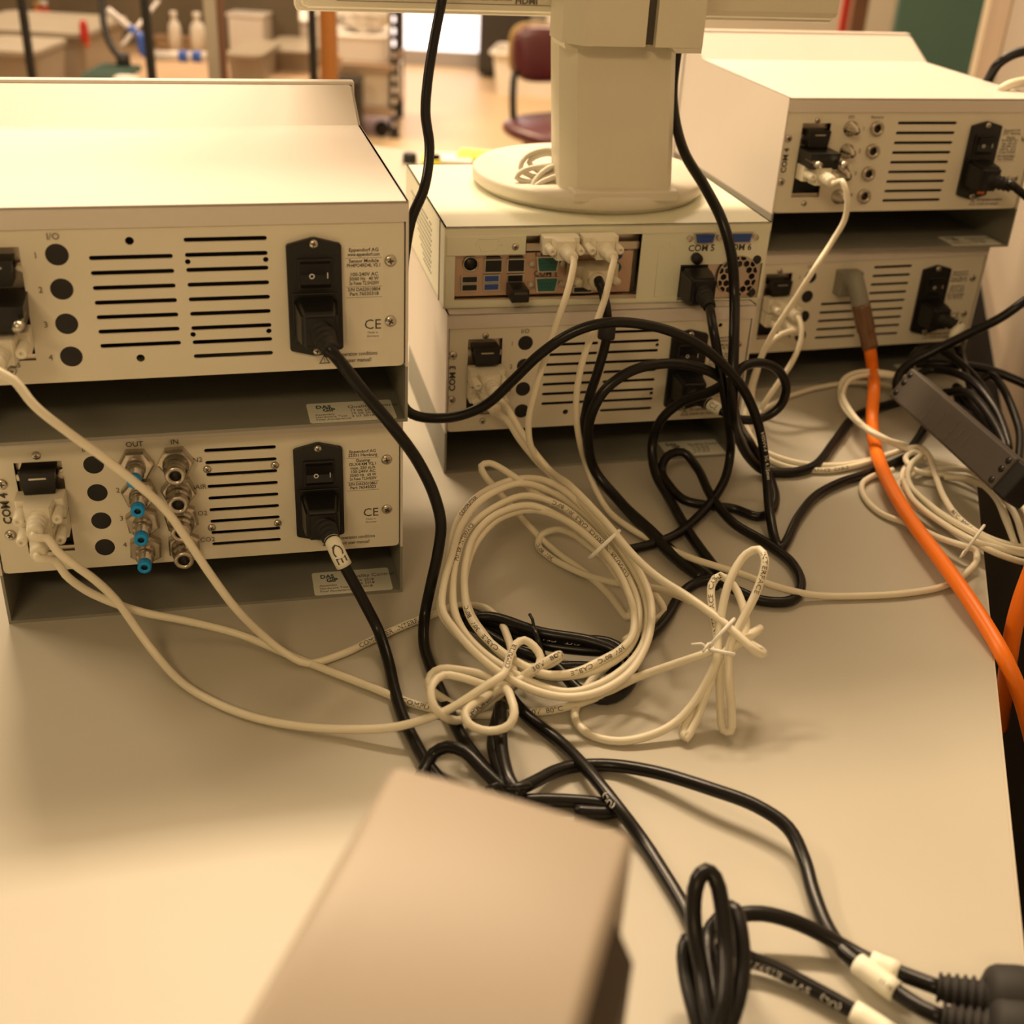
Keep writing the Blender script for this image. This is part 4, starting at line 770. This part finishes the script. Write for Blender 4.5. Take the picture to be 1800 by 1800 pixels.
# orange cable with valve plug
o = inmod('R2', 103, 0, 108)
orr, orp, ori = cable('orange_cable', 'thick orange cable from the lower right module crossing the table edge', 'cable', o,
  [(1528, 600, 'R2', 46), (1530, 618, 'R2', 50), (1534, 650, 'R2', 52), (1536, 685, 38), (1533, 735, 19), (1537, 778, 13), (1550, 822, 13), (1575, 872, 13), (1610, 927, 13), (1650, 980, 13), (1695, 1042, 12.5), (1735, 1103, 8), (1766, 1158, 2), (1792, 1218, -16), (1812, 1290, -50), (1830, 1370, -90)], .0058, 'orange', 'orange cables', MODS['R2'][2])
mb = MB(); mb.box(.092 - .103, .115 - .103, -.014, 0, -.012, .012, .001); b1 = mb.obj('valve_plug', MT['tray'], orr, 'dark square plug')
P = [inmod('R2', 103, -8, 106), onmod('R2', 1500, 488, .020), onmod('R2', 1508, 515, .030), onmod('R2', 1514, 540, .036)]
mb = MB(); mb.tube([ori @ q for q in spline(P, .003)], .0085, 16); mb.obj('plug_elbow', MT['tray'], orr)
P = [onmod('R2', 1513, 535, .036), onmod('R2', 1520, 568, .041), onmod('R2', 1526, 595, .045), onmod('R2', 1530, 613, .049)]
PP = spline(P, .003); mb = MB(); mb.tube([ori @ q for q in PP], [.0088 if (k < len(PP) * .55) else .0078 for k in range(len(PP))], 16); mb.obj('amber_sleeve', MT['brown'], orr, 'translucent amber sleeve')
cable('orange_cable', 'orange cable dipping below the table edge at far right', 'cable', onz(1790, 1100, 0),
  [(1835, 950, 60), (1815, 1000, 40), (1796, 1052, 20), (1783, 1100, 0), (1773, 1160, -30), (1766, 1215, -70), (1758, 1280, -120)], .0060, 'orange', 'orange cables')
# ------------------------------------------------------------------ foreground enclosure
FZ = .205
f0, f1, f2 = onz(690, 1336, FZ), onz(1120, 1440, FZ), onz(440, 1800, FZ)
fx = (f1 - f0); fw = fx.length; fx.normalize(); fyaw = math.atan2(fx.y, fx.x)
FG = thing('instrument_enclosure', 'warm white upright enclosure, blurred in the foreground', 'enclosure', (f0.x, f0.y, T), fyaw)
prof = [(0, -.060)] + [(.0045 - .0045 * math.cos(t), -.0045 + .0045 * math.sin(t)) for t in [k * math.pi / 2 / 8 for k in range(9)]]
for k in range(1, 13):
    t = k / 12; prof.append((.0045 + (fw - .0045 - .004) * t, -.0045 * t * t))
prof += [(fw - .004 + .004 * math.sin(t), -.0045 - .004 + .004 * math.cos(t)) for t in [k * math.pi / 2 / 6 for k in range(1, 7)]] + [(fw, -.060)]
npf = len(prof); rings = []
for k in range(5): t = k / 4 * math.pi / 2; rings.append((-.006 * (1 - math.sin(t)), .006 * (1 - math.cos(t))))
vs = []; cy = [(-.0 - .006 * math.sin(math.pi / 2 * (1 - k / 5)) * 0 - .0035 * (k / 5), .0035 * (1 - math.sin(math.pi / 2 * k / 5))) for k in range(6)] + [(-.24, 0)]
for y, ins in cy:
    for x, z in prof:
        sx = 1 - 2 * ins / fw; vs.append((fw / 2 + (x - fw / 2) * sx, y, FZ + z - ins * (1 if z > -.055 else 0)))
fc = [(i * npf + j, i * npf + j + 1, (i + 1) * npf + j + 1, (i + 1) * npf + j) for i in range(len(cy) - 1) for j in range(npf - 1)] + [[j for j in range(npf)], [(len(cy) - 1) * npf + j for j in range(npf - 1, -1, -1)]]
mb = MB(); mb.add(vs, fc, True); mb.obj('top_shell', MT['fg'], FG)
mb = MB(); mb.box(.003, fw - .003, -.235, -.006, 0, FZ - .055, .002); mb.obj('body', MT['fg'], FG)
mb = MB(); mb.prism([(fw - .003, FZ - .012), (fw + .007, FZ - .034), (fw + .007, FZ - .075), (fw - .003, FZ - .075)], -.235, -.024, 'y'); mb.obj('side_shade', MT['fgshade'], FG)  # sloped flank, coloured dark as if in shade
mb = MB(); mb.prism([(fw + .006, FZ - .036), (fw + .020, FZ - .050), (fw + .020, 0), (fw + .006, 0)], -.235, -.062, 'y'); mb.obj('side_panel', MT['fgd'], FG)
# ------------------------------------------------------------------ room behind
MT['floor'] = mat('tan_vinyl_floor', (.60, .44, .26), .45, 0, .04, 40, .05, 1.2)
MT['far'] = mat('far_wall_paint', (.60, .55, .46), .8, 0, .05, 40, .03, 1.5)
mb = MB(); mb.box(-9, 5, -2.5, 9.2, -.05, 0); struct(mb.obj('floor', MT['floor']))
YF = 7.75
mb = MB()
mb.box(-9, -1.06, YF, YF + .12, 0, 3.2); mb.box(-.10, 5, YF, YF + .12, 0, 3.2); mb.box(-1.06, -.10, YF, YF + .12, 2.3, 3.2); struct(mb.obj('wall_far', MT['far']))
mb = MB(); mb.box(-9.1, -9, -2.5, 9.2, 0, 3.2); struct(mb.obj('wall_left', MT['far']))
# glazed door full of daylight
dr = bpy.data.objects.new('door_1', None); COL.objects.link(dr); dr.location = (-.58, YF, 0); struct(dr)
mb = MB(); mb.box(-.49, -.43, -.04, .06, 0, 2.3); mb.box(.43, .52, -.04, .06, 0, 2.3); mb.box(-.53, .52, -.04, .06, 2.2, 2.3); mb.box(-.43, .43, -.03, .05, 0, .09); mb.obj('door_frame', mat('grey_aluminium', (.42, .40, .40), .4, .4, .04, 90, .03, 10), dr)
mb = MB(); mb.box(-.43, .43, .0, .012, .09, 2.2); mb.obj('pane', mat('daylit_frosted_glass', (1, .93, .95), .3, emit=1.6), dr)
def at(px, py, d):   # a point on the ray of a pixel at distance d along the view axis
    return atdist(px, py, d)
def rp(name, label, cat, px, py, zf, group=None, rz=0):   # thing standing at height zf where a pixel meets that level
    p = onfloor(px, py, zf); return thing(name, label, cat, (p.x, p.y, p.z), rz, group), p
MB_ = dict(
 metal=mat('galvanised_upright', (.50, .45, .38), .45, .5, .05, 60, .05, 10), blackm=mat('black_steel', (.02, .019, .018), .5, .2, .05, 60, .1, 10),
 wood=mat('varnished_wood', (.42, .17, .04), .5, 0, .1, 30, .12, 6), clear=mat('milky_plastic', (.46, .39, .30), .35, 0, .03, 60, .08, 8, trans=.25),
 whitep=mat('white_plastic', (.82, .78, .72), .4, 0, .03, 60, .03, 8), paper=mat('white_paper', (.85, .80, .76), .7, 0, .05, 60, .03, 8),
 red=mat('red_plastic', (.55, .03, .02), .45, 0, .03, 60, .05, 8), orangep=mat('orange_plastic', (.75, .13, .01), .45, 0, .03, 60, .05, 8),
 maroon=mat('maroon_vinyl', (.115, .022, .030), .32, 0, .06, 120, .08, 9, spec=.6), tan=mat('tan_trim', (.50, .33, .12), .5, 0, .03, 60, .05, 8),
 teal=mat('teal_cabinet_paint', (.055, .12, .095), .55, 0, .05, 60, .05, 4), darkg=mat('dark_cabinet', (.035, .027, .02), .6, 0, .05, 60, .06, 5),
 yellow=mat('yellow_paper', (.90, .80, .06), .6, 0, .03, 60, .02, 8), bluep=mat('blue_plastic', (.04, .12, .55), .45, 0, .03, 60, .04, 8),
 card=mat('cardboard', (.45, .30, .18), .75, 0, .05, 60, .05, 8), brownp=mat('brown_post', (.20, .10, .06), .55, 0, .05, 60, .06, 8), pale=mat('pale_tube', (.75, .70, .68), .35, 0, .03, 60, .03, 8),
 shelf=mat('shelf_board', (.38, .27, .18), .6, 0, .05, 60, .06, 6))
# --- chair
ch, p = rp('office_chair', 'maroon vinyl chair with bent tube back support', 'chair', 962, 226, .46, rz=-.9); ch.location.z = 0; CX, CY = p.x, p.y
ch.location = (CX, CY, 0)
def pill(name, m, parent, sx, sy, sz, M, e=.45):
    bm = bmesh.new(); bmesh.ops.create_uvsphere(bm, u_segments=28, v_segments=16, radius=1)
    for v in bm.verts:
        c = v.co
        f = lambda t: math.copysign(abs(t) ** e, t)
        v.co = M @ Vector((f(c.x) * sx, f(c.y) * sy, f(c.z) * sz))
    q = MB(); q.bm(bm, True); return q.obj(name, m, parent)
inv = Matrix.Rotation(.9, 4, 'Z')
def CL(px, py, d):
    w = at(px, py, d) - Vector((CX, CY, 0)); return inv @ w
D0 = (Vector((CX, CY, .46)) - CAM).dot(_fwd)
pill('seat', MB_['maroon'], ch, .22, .20, .035, Matrix.Translation((.08, .05, .46)), .75)
mb = MB(); mb.lathe([(.16, .42), (.17, .44)], Matrix.Translation((.08, .05, 0)), 24); mb.obj('seat_pan', MB_['blackm'], ch)
b0 = CL(904, 215, D0); b1 = CL(903, 140, D0)
bc = CL(950, 95, D0 + .02)
rr = Matrix.Translation(bc) @ Matrix.Rotation(.9 + .25, 4, 'Z') @ Matrix.Rotation(-.12, 4, 'X')
pill('backrest', MB_['maroon'], ch, .088, .042, .082, rr, .66)
pill('back_shell', MB_['tan'], ch, .086, .012, .083, Matrix.Translation(bc + inv @ Vector((-.016, .034, .003))) @ Matrix.Rotation(.9 + .25, 4, 'Z') @ Matrix.Rotation(-.12, 4, 'X'), .62)
mb = MB(); mb.tube(spline([bc + Vector((0, 0, -.05)) + inv @ Vector((-.07, 0, 0)), b1, b0, CL(915, 238, D0), CL(950, 250, D0), Vector((.08, .05, .43))], .02), .011, 10); mb.obj('back_tube', MB_['blackm'], ch)
mb = MB(); mb.tube([(.08, .05, .43), (.08, .05, .08)], .022, 12); mb.obj('gas_lift', MB_['blackm'], ch)
for k in range(5):
    a = k * 2 * math.pi / 5; mb = MB(); mb.tube([(.08, .05, .09), (.08 + .26 * math.cos(a), .05 + .26 * math.sin(a), .065)], [.022, .013], 8); lg = mb.obj('base_arm', MB_['blackm'], ch)
    mb = MB(); mb.lathe([(.026, -.012), (.028, 0), (.026, .012)], Matrix.Translation((.08 + .26 * math.cos(a), .05 + .26 * math.sin(a), .028)) @ Matrix.Rotation(math.pi / 2, 4, 'X'), 14); mb.obj('castor', MB_['blackm'], lg)
# --- white tub on the floor behind the chair
def tub(name, label, cat, px, py, zf, w, d, h, m, rz=0, rim=.02, group=None):
    t, p = rp(name, label, cat, px, py, zf, group, rz)
    mb = MB(); b = rect(-w * .44, w * .44, -d * .44, d * .44, .03); tpp = rect(-w / 2, w / 2, -d / 2, d / 2, .035)
    n = len(b); mb.add([(x, y, 0) for x, y in b] + [(x, y, h) for x, y in tpp] + [(x * .95, y * .95, h) for x, y in tpp] + [(x * .95, y * .95, .008) for x, y in b],
      [list(range(n - 1, -1, -1))] + [(i, (i + 1) % n, (i + 1) % n + n, i + n) for i in range(n)] + [(i + n, (i + 1) % n + n, (i + 1) % n + 2 * n, i + 2 * n) for i in range(n)] + [(i + 2 * n, (i + 1) % n + 2 * n, (i + 1) % n + 3 * n, i + 3 * n) for i in range(n)] + [[3 * n + i for i in range(n)]])
    mb.obj('tub_body', m, t)
    if rim:
        r2 = rect(-w / 2 - rim / 2, w / 2 + rim / 2, -d / 2 - rim / 2, d / 2 + rim / 2, .04); mb = MB()
        mb.tube([(x, y, h) for x, y in r2 + r2[:1]], rim * .55, 8); mb.obj('rim', m, t)
    return t, p
tub('white_tub', 'white plastic tub on the floor behind the maroon chair', 'tub', 935, 163, 0, .42, .34, .22, MB_['whitep'], -.1)
t, p = rp('dark_cabinet', 'dark brown cabinet standing beside the glazed door', 'cabinet', 875, 139, 0, rz=-.05)
mb = MB(); mb.box(-.12, .16, 0, .30, .02, 1.5, .006); mb.obj('cabinet_body', MB_['darkg'], t); mb = MB(); mb.box(-.115, .155, -.012, 0, .05, 1.47, .003); mb.obj('cabinet_door', MB_['darkg'], t)
mb = MB(); mb.tube([(.12, -.03, .7), (.12, -.03, .85)], .008, 8); mb.obj('handle', MB_['metal'], t)
# white boxes and things right of the chair, seen beside the column
t, p = rp('storage_bin', 'white bin partly hidden by the monitor column', 'bin', 985, 150, 0); mb = MB(); mb.box(-.10, .18, 0, .3, 0, .45, .02); mb.obj('bin_body', MB_['whitep'], t); mb = MB(); mb.box(-.12, .20, -.02, .32, .45, .48, .01); mb.obj('lid', MB_['paper'], t)
tag(MB().box(0, .08, 0, .08, 0, .16, .01).obj('blue_canister', MB_['bluep']), 'small blue canister on the floor by the column', 'canister').location = onfloor(992, 148, 0) + Vector((.05, -.5, 0))
# --- shelving rack with perforated upright at x~695
def perforated_post(name, label, px, py_base, zb, h, m, w=.035, group=None):
    t, p = rp(name, label, 'post', px, py_base, zb, group)
    me = curve_mesh([rect(-w / 2, w / 2, 0, h)] + [rect(-w * .2, w * .2, .05 + k * .05, .05 + k * .05 + .026) for k in range(int((h - .08) / .05))], .0015, 'upright', m); me.transform(ROTX); link('upright', me, t)
    mb = MB(); mb.box(-w / 2, -w / 2 + .003, 0, w, 0, h); mb.obj('angle_flange', m, t); mb = MB(); mb.box(-w * .6, w * .6, -.004, w, 0, .006); mb.obj('foot_plate', m, t); return t, p
t, prack = perforated_post('slotted_upright', 'black perforated steel upright of the shelf rack before the bright door', 693, 243, 0, 1.9, MB_['blackm'], .045)
rx, ry = prack.x, prack.y
rack = thing('storage_rack', 'low storage rack with boxes left of the perforated upright', 'rack', (rx - .30, ry, 0))
for z in (.10, .29):
    mb = MB(); mb.box(-.55, .29, -.02, .52, z, z + .03); mb.obj('shelf_board', MB_['shelf'], rack)
for x, y in ((-.53, .5), (.27, .5), (-.53, 0)):
    mb = MB(); mb.box(x - .02, x + .02, y - .02, y + .02, 0, 1.3); mb.obj('post', MB_['blackm'], rack)
for x in (-.4, .24):
    mb = MB(); mb.lathe([(.035, -.015), (.035, .015)], Matrix.Translation((x, .02, .036)) @ Matrix.Rotation(math.pi / 2, 4, 'X'), 14); mb.obj('castor', MB_['blackm'], rack)
def boxy(name, label, cat, loc, sx, sy, sz, m, rz=0, c=.006, group=None, lid=None):
    t = thing(name, label, cat, loc, rz, group); mb = MB(); mb.box(-sx / 2, sx / 2, 0, sy, 0, sz, c); mb.obj('body', m, t)
    mb = MB(); mb.box(-sx / 2 - .004, sx / 2 + .004, -.004, sy + .004, sz, sz + .012, .003); mb.obj('lid', lid or m, t); return t
boxy('carton', 'cream carton on the lower board of the storage rack', 'carton', (rx - .18, ry + .02, .13), .34, .4, .14, MB_['whitep'])
boxy('black_bin', 'small black bin at the foot of the storage rack', 'bin', (rx - .20, ry - .20, 0.0), .13, .16, .26, MB_['blackm'])
boxy('carton', 'white carton on the upper board of the storage rack', 'carton', (rx - .22, ry + .03, .32), .36, .4, .10, MB_['paper'], .05)
# crumpled plastic bag on top of it
bm = bmesh.new(); bmesh.ops.create_icosphere(bm, subdivisions=4, radius=1)
for v in bm.verts:
    n = v.co.normalized(); k = 1 + .16 * math.sin(7 * n.x + 3 * n.z) * math.cos(5 * n.y + 2 * n.x) + .07 * math.sin(17 * n.z + 9 * n.y)
    v.co = Vector((n.x * .12 * k, n.y * .11 * k, max(-.9, n.z) * .075 * k + .069))
q = MB(); q.bm(bm, True); bg = thing('plastic_bag', 'crumpled white plastic bag on top of the storage rack', 'bag', (rx - .16, ry + .18, .432)); q.obj('bag_body', MB_['whitep'], bg)
mb = MB(); mb.lathe([(.02, 0), (.03, .02), (.012, .05)], Matrix.Translation((0, 0, .135)), 12); mb.obj('bag_knot', MB_['whitep'], bg)
boxy('black_case', 'small dark case lying on the storage rack', 'case', (rx - .32, ry + .04, .432), .10, .1, .05, MB_['blackm'], .4)
# --- posts
def post(name, label, px, py, d, w, h0, h1, m, m2=None):
    p = at(px, py, d); t = thing(name, label, 'post', (p.x, p.y, 0)); mb = MB(); mb.box(-w / 2, w / 2, -w / 2, w / 2, h0, h1, w * .08); mb.obj('shaft', m, t)
    mb = MB(); mb.box(-w * .7, w * .7, -w * .7, w * .7, 0, .01); mb.obj('base_plate', m2 or m, t); return t
post('wooden_post', 'orange-brown varnished wooden post behind the left stack', 578, 80, 3.15, .042, 0, 2.2, MB_['wood'])
post('black_post', 'black steel post touching the wooden post', 550, 80, 3.12, .020, 0, 2.2, MB_['blackm'])
post('red_post', 'thin red-orange post near the glazed door', 656, 60, 7.2, .055, 0, 2.2, MB_['orangep'])
post('yellow_pole', 'thin ochre pole between wooden post and red post', 612, 60, 6.0, .022, 0, 2.2, MB_['tan'])
post('shelf_upright', 'pale metal shelf upright with a brown edge behind the left stack', 375, 70, 2.5, .026, 0, 2.1, MB_['metal'])
post('brown_upright', 'dark brown strip joined to the pale metal shelf upright', 391, 70, 2.5, .0125, 0, 2.1, MB_['brownp'])
post('black_upright', 'black upright bar in front of the bench at top left', 261, 70, 2.5, .0165, 0, 2.1, MB_['blackm'])
post('black_upright', 'black upright bar behind the milky storage boxes at far left', 14, 10, 2.5, .0150, 0, 2.1, MB_['blackm']).location.x += .03
# --- workbench with clutter at left
BZ = .60
bp = [onfloor(x, y, BZ) for x, y in ((-60, 190), (660, 190))]
bench = thing('workbench', 'brown workbench full of boxes behind the left stack', 'workbench', (0, 0, 0))
YB = 2.75
mb = MB(); mb.box(-3.0, -.62, YB, YB + 1.25, BZ - .04, BZ, .004); mb.obj('bench_top', MB_['card'], bench)
for x in (-2.9, -.70):
    for y in (YB + .06, YB + 1.19): mb = MB(); mb.box(x - .03, x + .03, y - .03, y + .03, 0, BZ - .04); mb.obj('leg', MB_['metal'], bench)
mb = MB(); mb.box(-3.0, -.75, YB + 1.21, YB + 1.25, BZ, BZ + .30, .003); mb.obj('upstand', mat('olive_back_board', (.15, .12, .08), .7, 0, .06, 40, .25, 3), bench)
def on_bench(px, py): return onfloor(px, py, BZ)
def bb(px, d=3.35):      # bench spot under a pixel column at forward distance d
    p = at(px, 100, d); return Vector((p.x, p.y, BZ))
def milky(label, px0, px1, pyt, d, dep, m=MB_['clear'], rz=0):
    p0, p1 = at(px0, pyt, d), at(px1, pyt, d); w = p1.x - p0.x; h = max(.06, p0.z - BZ)
    t = thing('storage_box', label, 'storage box', ((p0.x + p1.x) / 2, p0.y, BZ), rz, 'plastic storage boxes'); o_ = rect(-w * .46, w * .46, 0, dep * .92, .02); tp_ = rect(-w / 2, w / 2, -.02, dep, .025); n = len(o_); mb = MB()
    mb.add([(x, y, 0) for x, y in o_] + [(x, y, h * .9) for x, y in tp_] + [(x * .96, y * .96 + .004, h * .9) for x, y in tp_] + [(x * .95, y * .95 + .004, .006) for x, y in o_],
      [list(range(n - 1, -1, -1))] + [(i + a * n, (i + 1) % n + a * n, (i + 1) % n + (a + 1) * n, i + (a + 1) * n) for a in range(3) for i in range(n)] + [[3 * n + i for i in range(n)]])
    mb.obj('box_body', m, t); mb = MB(); mb.prism(rect(-w * .53, w * .53, -.03, dep + .01, .03), h * .9, h, 'z'); mb.obj('lid', m, t); return t, h
milky('large milky storage box with lid at top left', -70, 150, 45, 3.15, .34)
milky('smaller milky storage box in front of the large one at far left', -60, 66, 82, 2.9, .2)
milky('clear storage box with a printed stripe beside the pale upright', 398, 462, 92, 3.25, .25)
milky('milky storage box next to the wooden post', 465, 552, 100, 3.45, .25)
def crate(name, label, cat, px0, px1, pyt, d, dep, m, rz=0, h=None):
    p0, p1 = at(px0, pyt, d), at(px1, pyt, d); w = p1.x - p0.x; hh = p0.z - BZ
    return boxy(name, label, cat, ((p0.x + p1.x) / 2, p0.y, BZ if h is None else p0.z - h), w, dep, (hh if h is None else h) - .012, m, rz)
crate('paper_box', 'bright white paper box standing on clear boxes near the wooden post', 'box', 398, 462, 22, 3.62, .25, MB_['paper'], -.1)
crate('paper_box', 'flat white box with grey window left of the wooden post', 'box', 462, 545, 32, 3.75, .25, MB_['paper'], .05)
crate('cardboard_box', 'brown cardboard box lying on the bench between the uprights', 'box', 272, 362, 62, 3.7, .25, MB_['card'])
crate('dark_case', 'dark case on the bench behind the milky boxes', 'case', 60, 135, 4, 3.75, .22, MB_['darkg'])
crate('dark_case', 'dark case on the bench right of the red bottles', 'case', 140, 200, 8, 3.8, .22, MB_['blackm'])
crate('cream_box', 'cream box at the upper left corner', 'box', -60, 24, -20, 3.95, .2, MB_['paper'])
def lay_tube(name, label, cat, a, b, r, m, rings=()):
    A, B = a, b; t = thing(name, label, cat, A); mb = MB(); mb.tube([Vector((0, 0, 0)), B - A], r, 16); mb.obj('tube', m, t)
    for f in rings:
        mb = MB(); c = (B - A) * f; d_ = (B - A).normalized() * .012; mb.tube([c - d_, c + d_], r * 1.12, 16); mb.obj('blue_cap', MB_['bluep'], t)
    return t
lay_tube('white_tube', 'white tube with two blue collars lying on the bench', 'tube', at(272, 98, 3.12), at(364, 100, 3.12), .013, MB_['pale'], (.56, .82))
lay_tube('glass_pipe', 'slanted clear pipe with blue fitting at upper left', 'pipe', at(190, 18, 3.15), at(252, 68, 3.15), .009, MB_['pale'], (.72, .95))
lay_tube('white_rod', 'slanted pale rod resting beside the black upright', 'rod', at(215, 80, 3.1), at(278, 2, 3.3), .005, MB_['pale'])
hose = thing('black_hose', 'black hose curving down to the bench at upper left', 'hose', at(190, 60, 3.1)); mb = MB()
mb.tube([q - hose.location for q in spline([at(178, -15, 3.1), at(180, 20, 3.1), at(186, 60, 3.1), at(200, 88, 3.1), at(215, 105, 3.08)], .02)], .009, 10); mb.obj('hose_body', MB_['blackm'], hose)
mb = MB(); mb.lathe([(.018, -.02), (.018, .02)], Matrix.Translation(at(217, 108, 3.08) - hose.location), 14); mb.obj('end_fitting', MB_['blackm'], hose)
def bottle(label, px, pyt, d, r, m, cap, h=None):
    p = at(px, pyt, d); t = thing('bottle', label, 'bottle', (p.x, p.y, BZ)); h = p.z - BZ; mb = MB()
    mb.lathe([(r, 0), (r, h * .62), (r * .8, h * .74), (r * .42, h * .80), (r * .42, h * .86)], None, 18); mb.obj('bottle_body', m, t); mb = MB(); mb.lathe([(r * .5, h * .86), (r * .5, h)], None, 16); mb.obj('cap', cap, t); return t
bottle('dark red bottle with a pale cap at top left', 77, 0, 3.7, .028, MB_['red'], MB_['paper']); bottle('amber bottle beside the dark red bottle', 64, 2, 3.68, .016, MB_['orangep'], MB_['tan'])
bottle('white bottle on the bench near the pale upright', 304, 20, 3.55, .018, MB_['whitep'], MB_['whitep']); bottle('white bottle next to the pale upright, shorter', 345, 22, 3.55, .022, MB_['whitep'], MB_['whitep'])
def blob(name, label, cat, px, py, d, sx, sy, sz, m, m2):
    p = at(px, py, d); t = thing(name, label, cat, p); pill('grip', m, t, sx, sy, sz, Matrix.Identity(4), .7); pill('tip', m2, t, sx * .5, sy * .6, sz * .5, Matrix.Translation((sx * .5, 0, -sz * .8)), .7); return t
blob('clamp', 'red and orange clamp hanging at the rim of the large milky box', 'clamp', 148, 56, 3.12, .010, .012, .030, MB_['red'], MB_['orangep'])
blob('white_fitting', 'small white plastic fitting lying on the bench', 'fitting', 222, 141, 2.95, .032, .02, .012, MB_['whitep'], MB_['whitep'])
blob('blue_strap', 'blue strap wound around the pale fittings at upper left', 'strap', 248, 78, 3.14, .008, .01, .026, MB_['bluep'], MB_['bluep'])
tt = thing('orange_cone', 'orange conical cap behind the white boxes', 'cone', at(497, 22, 4.1)); mb = MB(); mb.lathe([(.042, 0), (.040, .01), (.026, .08), (.022, .10)], None, 22); mb.obj('cone_body', MB_['orangep'], tt); mb = MB(); mb.lathe([(.046, -.012), (.046, 0)], None, 22); mb.obj('base_ring', MB_['red'], tt)
tray_ = thing('blue_tray', 'flat teal ribbed tray on the bench beside the milky box', 'tray', at(162, 135, 2.95)); mb = MB(); mb.box(-.03, .07, 0, .18, -.01, 0, .003); mb.obj('tray_base', MB_['teal'], tray_)
for k in range(6): mb = MB(); mb.box(-.03, .07, .01 + k * .03, .018 + k * .03, 0, .006); mb.obj('rib', MB_['teal'], tray_)
# paper pads on the table beyond the computer
def pad(label, px, py, w, d, h, m, rz):
    p = onz(px, py, 0); t = thing('note_pad', label, 'note pad', (p.x, p.y, T), rz, 'paper pads beyond the computer')
    mb = MB(); mb.box(-w / 2, w / 2, -d / 2, d / 2, 0, h); mb.obj('sheets', m, t); mb = MB(); mb.box(-w / 2, w / 2, d / 2 - .004, d / 2, 0, h + .0006); mb.obj('glue_strip', MB_['paper'], t)
pad('bright yellow note pad beyond the computer', 845, 283, .075, .06, .012, MB_['yellow'], -.1); pad('white note pad between the yellow pads', 790, 286, .075, .06, .010, MB_['paper'], .05); pad('small yellow note pad at the left of the white pad', 758, 287, .03, .05, .010, MB_['yellow'], .1)
p = onz(720, 288, 0); t = thing('ink_bottle', 'small black ink bottle standing on the table behind the left stack', 'bottle', (p.x, p.y, T)); mb = MB(); mb.lathe([(.010, 0), (.012, .004), (.011, .016), (.008, .018)], None, 16); mb.obj('bottle_body', MT['black'], t); mb = MB(); mb.lathe([(.013, 0), (.013, .002)], None, 16); mb.obj('collar', MT['steel'], t)
p = onz(1172, 290, 0); t = thing('telephone', 'black wedge-shaped handset behind the monitor column', 'handset', (p.x, p.y - .25, T), .3); mb = MB(); mb.prism([(-.05, 0), (.06, 0), (.06, .01), (-.05, .09)], -.03, .06, 'y'); mb.obj('handset_body', MT['black'], t); mb = MB(); mb.box(.02, .05, -.033, -.03, .004, .012); mb.obj('key_strip', MT['steel'], t)
# --- right background
p = at(1640, 125, 3.0); t = thing('teal_cabinet', 'tall dark teal cabinet near the right wall', 'cabinet', (p.x, p.y, 0), -.26); mb = MB(); mb.box(-.115, .13, 0, .4, .02, 2.0, .006); mb.obj('cabinet_body', MB_['teal'], t); mb = MB(); mb.box(-.11, .125, -.012, 0, .05, 1.96, .003); mb.obj('cabinet_door', MB_['teal'], t); mb = MB(); mb.tube([(-.09, -.03, 1.0), (-.09, -.03, 1.15)], .006, 8); mb.obj('handle', MB_['metal'], t)
post('brown_post', 'brown wooden post just right of the monitor', 1507, 30, 4.2, .055, 0, 2.2, MB_['brownp']); post('red_rail', 'thin red upright peeping out below the monitor corner', 1482, 50, 4.3, .03, 0, 1.12, MB_['red'])
RB_ = thing('far_shelf', 'far shelf carrying bottles behind the right stack', 'shelf', (0, 0, 0)); a, b = at(1180, 70, 4.9), at(1580, 80, 4.9)
mb = MB(); mb.box(a.x, b.x + .1, a.y, a.y + .4, .92, .95); mb.obj('shelf_board', MB_['shelf'], RB_)
for x in (a.x + .05, b.x + .05): mb = MB(); mb.box(x - .02, x + .02, a.y + .1, a.y + .3, 0, .92); mb.obj('shelf_leg', MB_['metal'], RB_)
def far_bottle(label, px, pyt, r, m, cap):
    p = at(px, pyt, 5.0); t = thing('bottle', label, 'bottle', (p.x, p.y, .95), 0); h = max(.1, p.z - .95); mb = MB(); mb.lathe([(r, 0), (r, h * .7), (r * .5, h * .82), (r * .5, h * .88)], None, 16); mb.obj('bottle_body', m, t); mb = MB(); mb.lathe([(r * .55, h * .88), (r * .55, h)], None, 14); mb.obj('cap', cap, t)
far_bottle('tall white bottle right of the brown post', 1540, -25, .040, MB_['whitep'], MB_['paper']); far_bottle('white jug beside the teal cabinet', 1562, -10, .034, MB_['paper'], MB_['whitep'])
far_bottle('dark bottle low beside the brown post', 1534, 28, .030, MB_['blackm'], MB_['blackm']); far_bottle('orange bottle glimpsed under the monitor', 1232, 30, .04, MB_['orangep'], MB_['whitep']); far_bottle('dark bottle glimpsed under the monitor', 1262, 30, .035, MB_['blackm'], MB_['blackm']); far_bottle('white bottle glimpsed under the monitor, left of the dark gap', 1300, 30, .05, MB_['paper'], MB_['whitep']); far_bottle('dark red bottle glimpsed under the monitor', 1360, 30, .05, MB_['maroon'], MB_['blackm']); far_bottle('white bottle glimpsed under the monitor, near its right corner', 1420, 30, .05, MB_['paper'], MB_['whitep'])
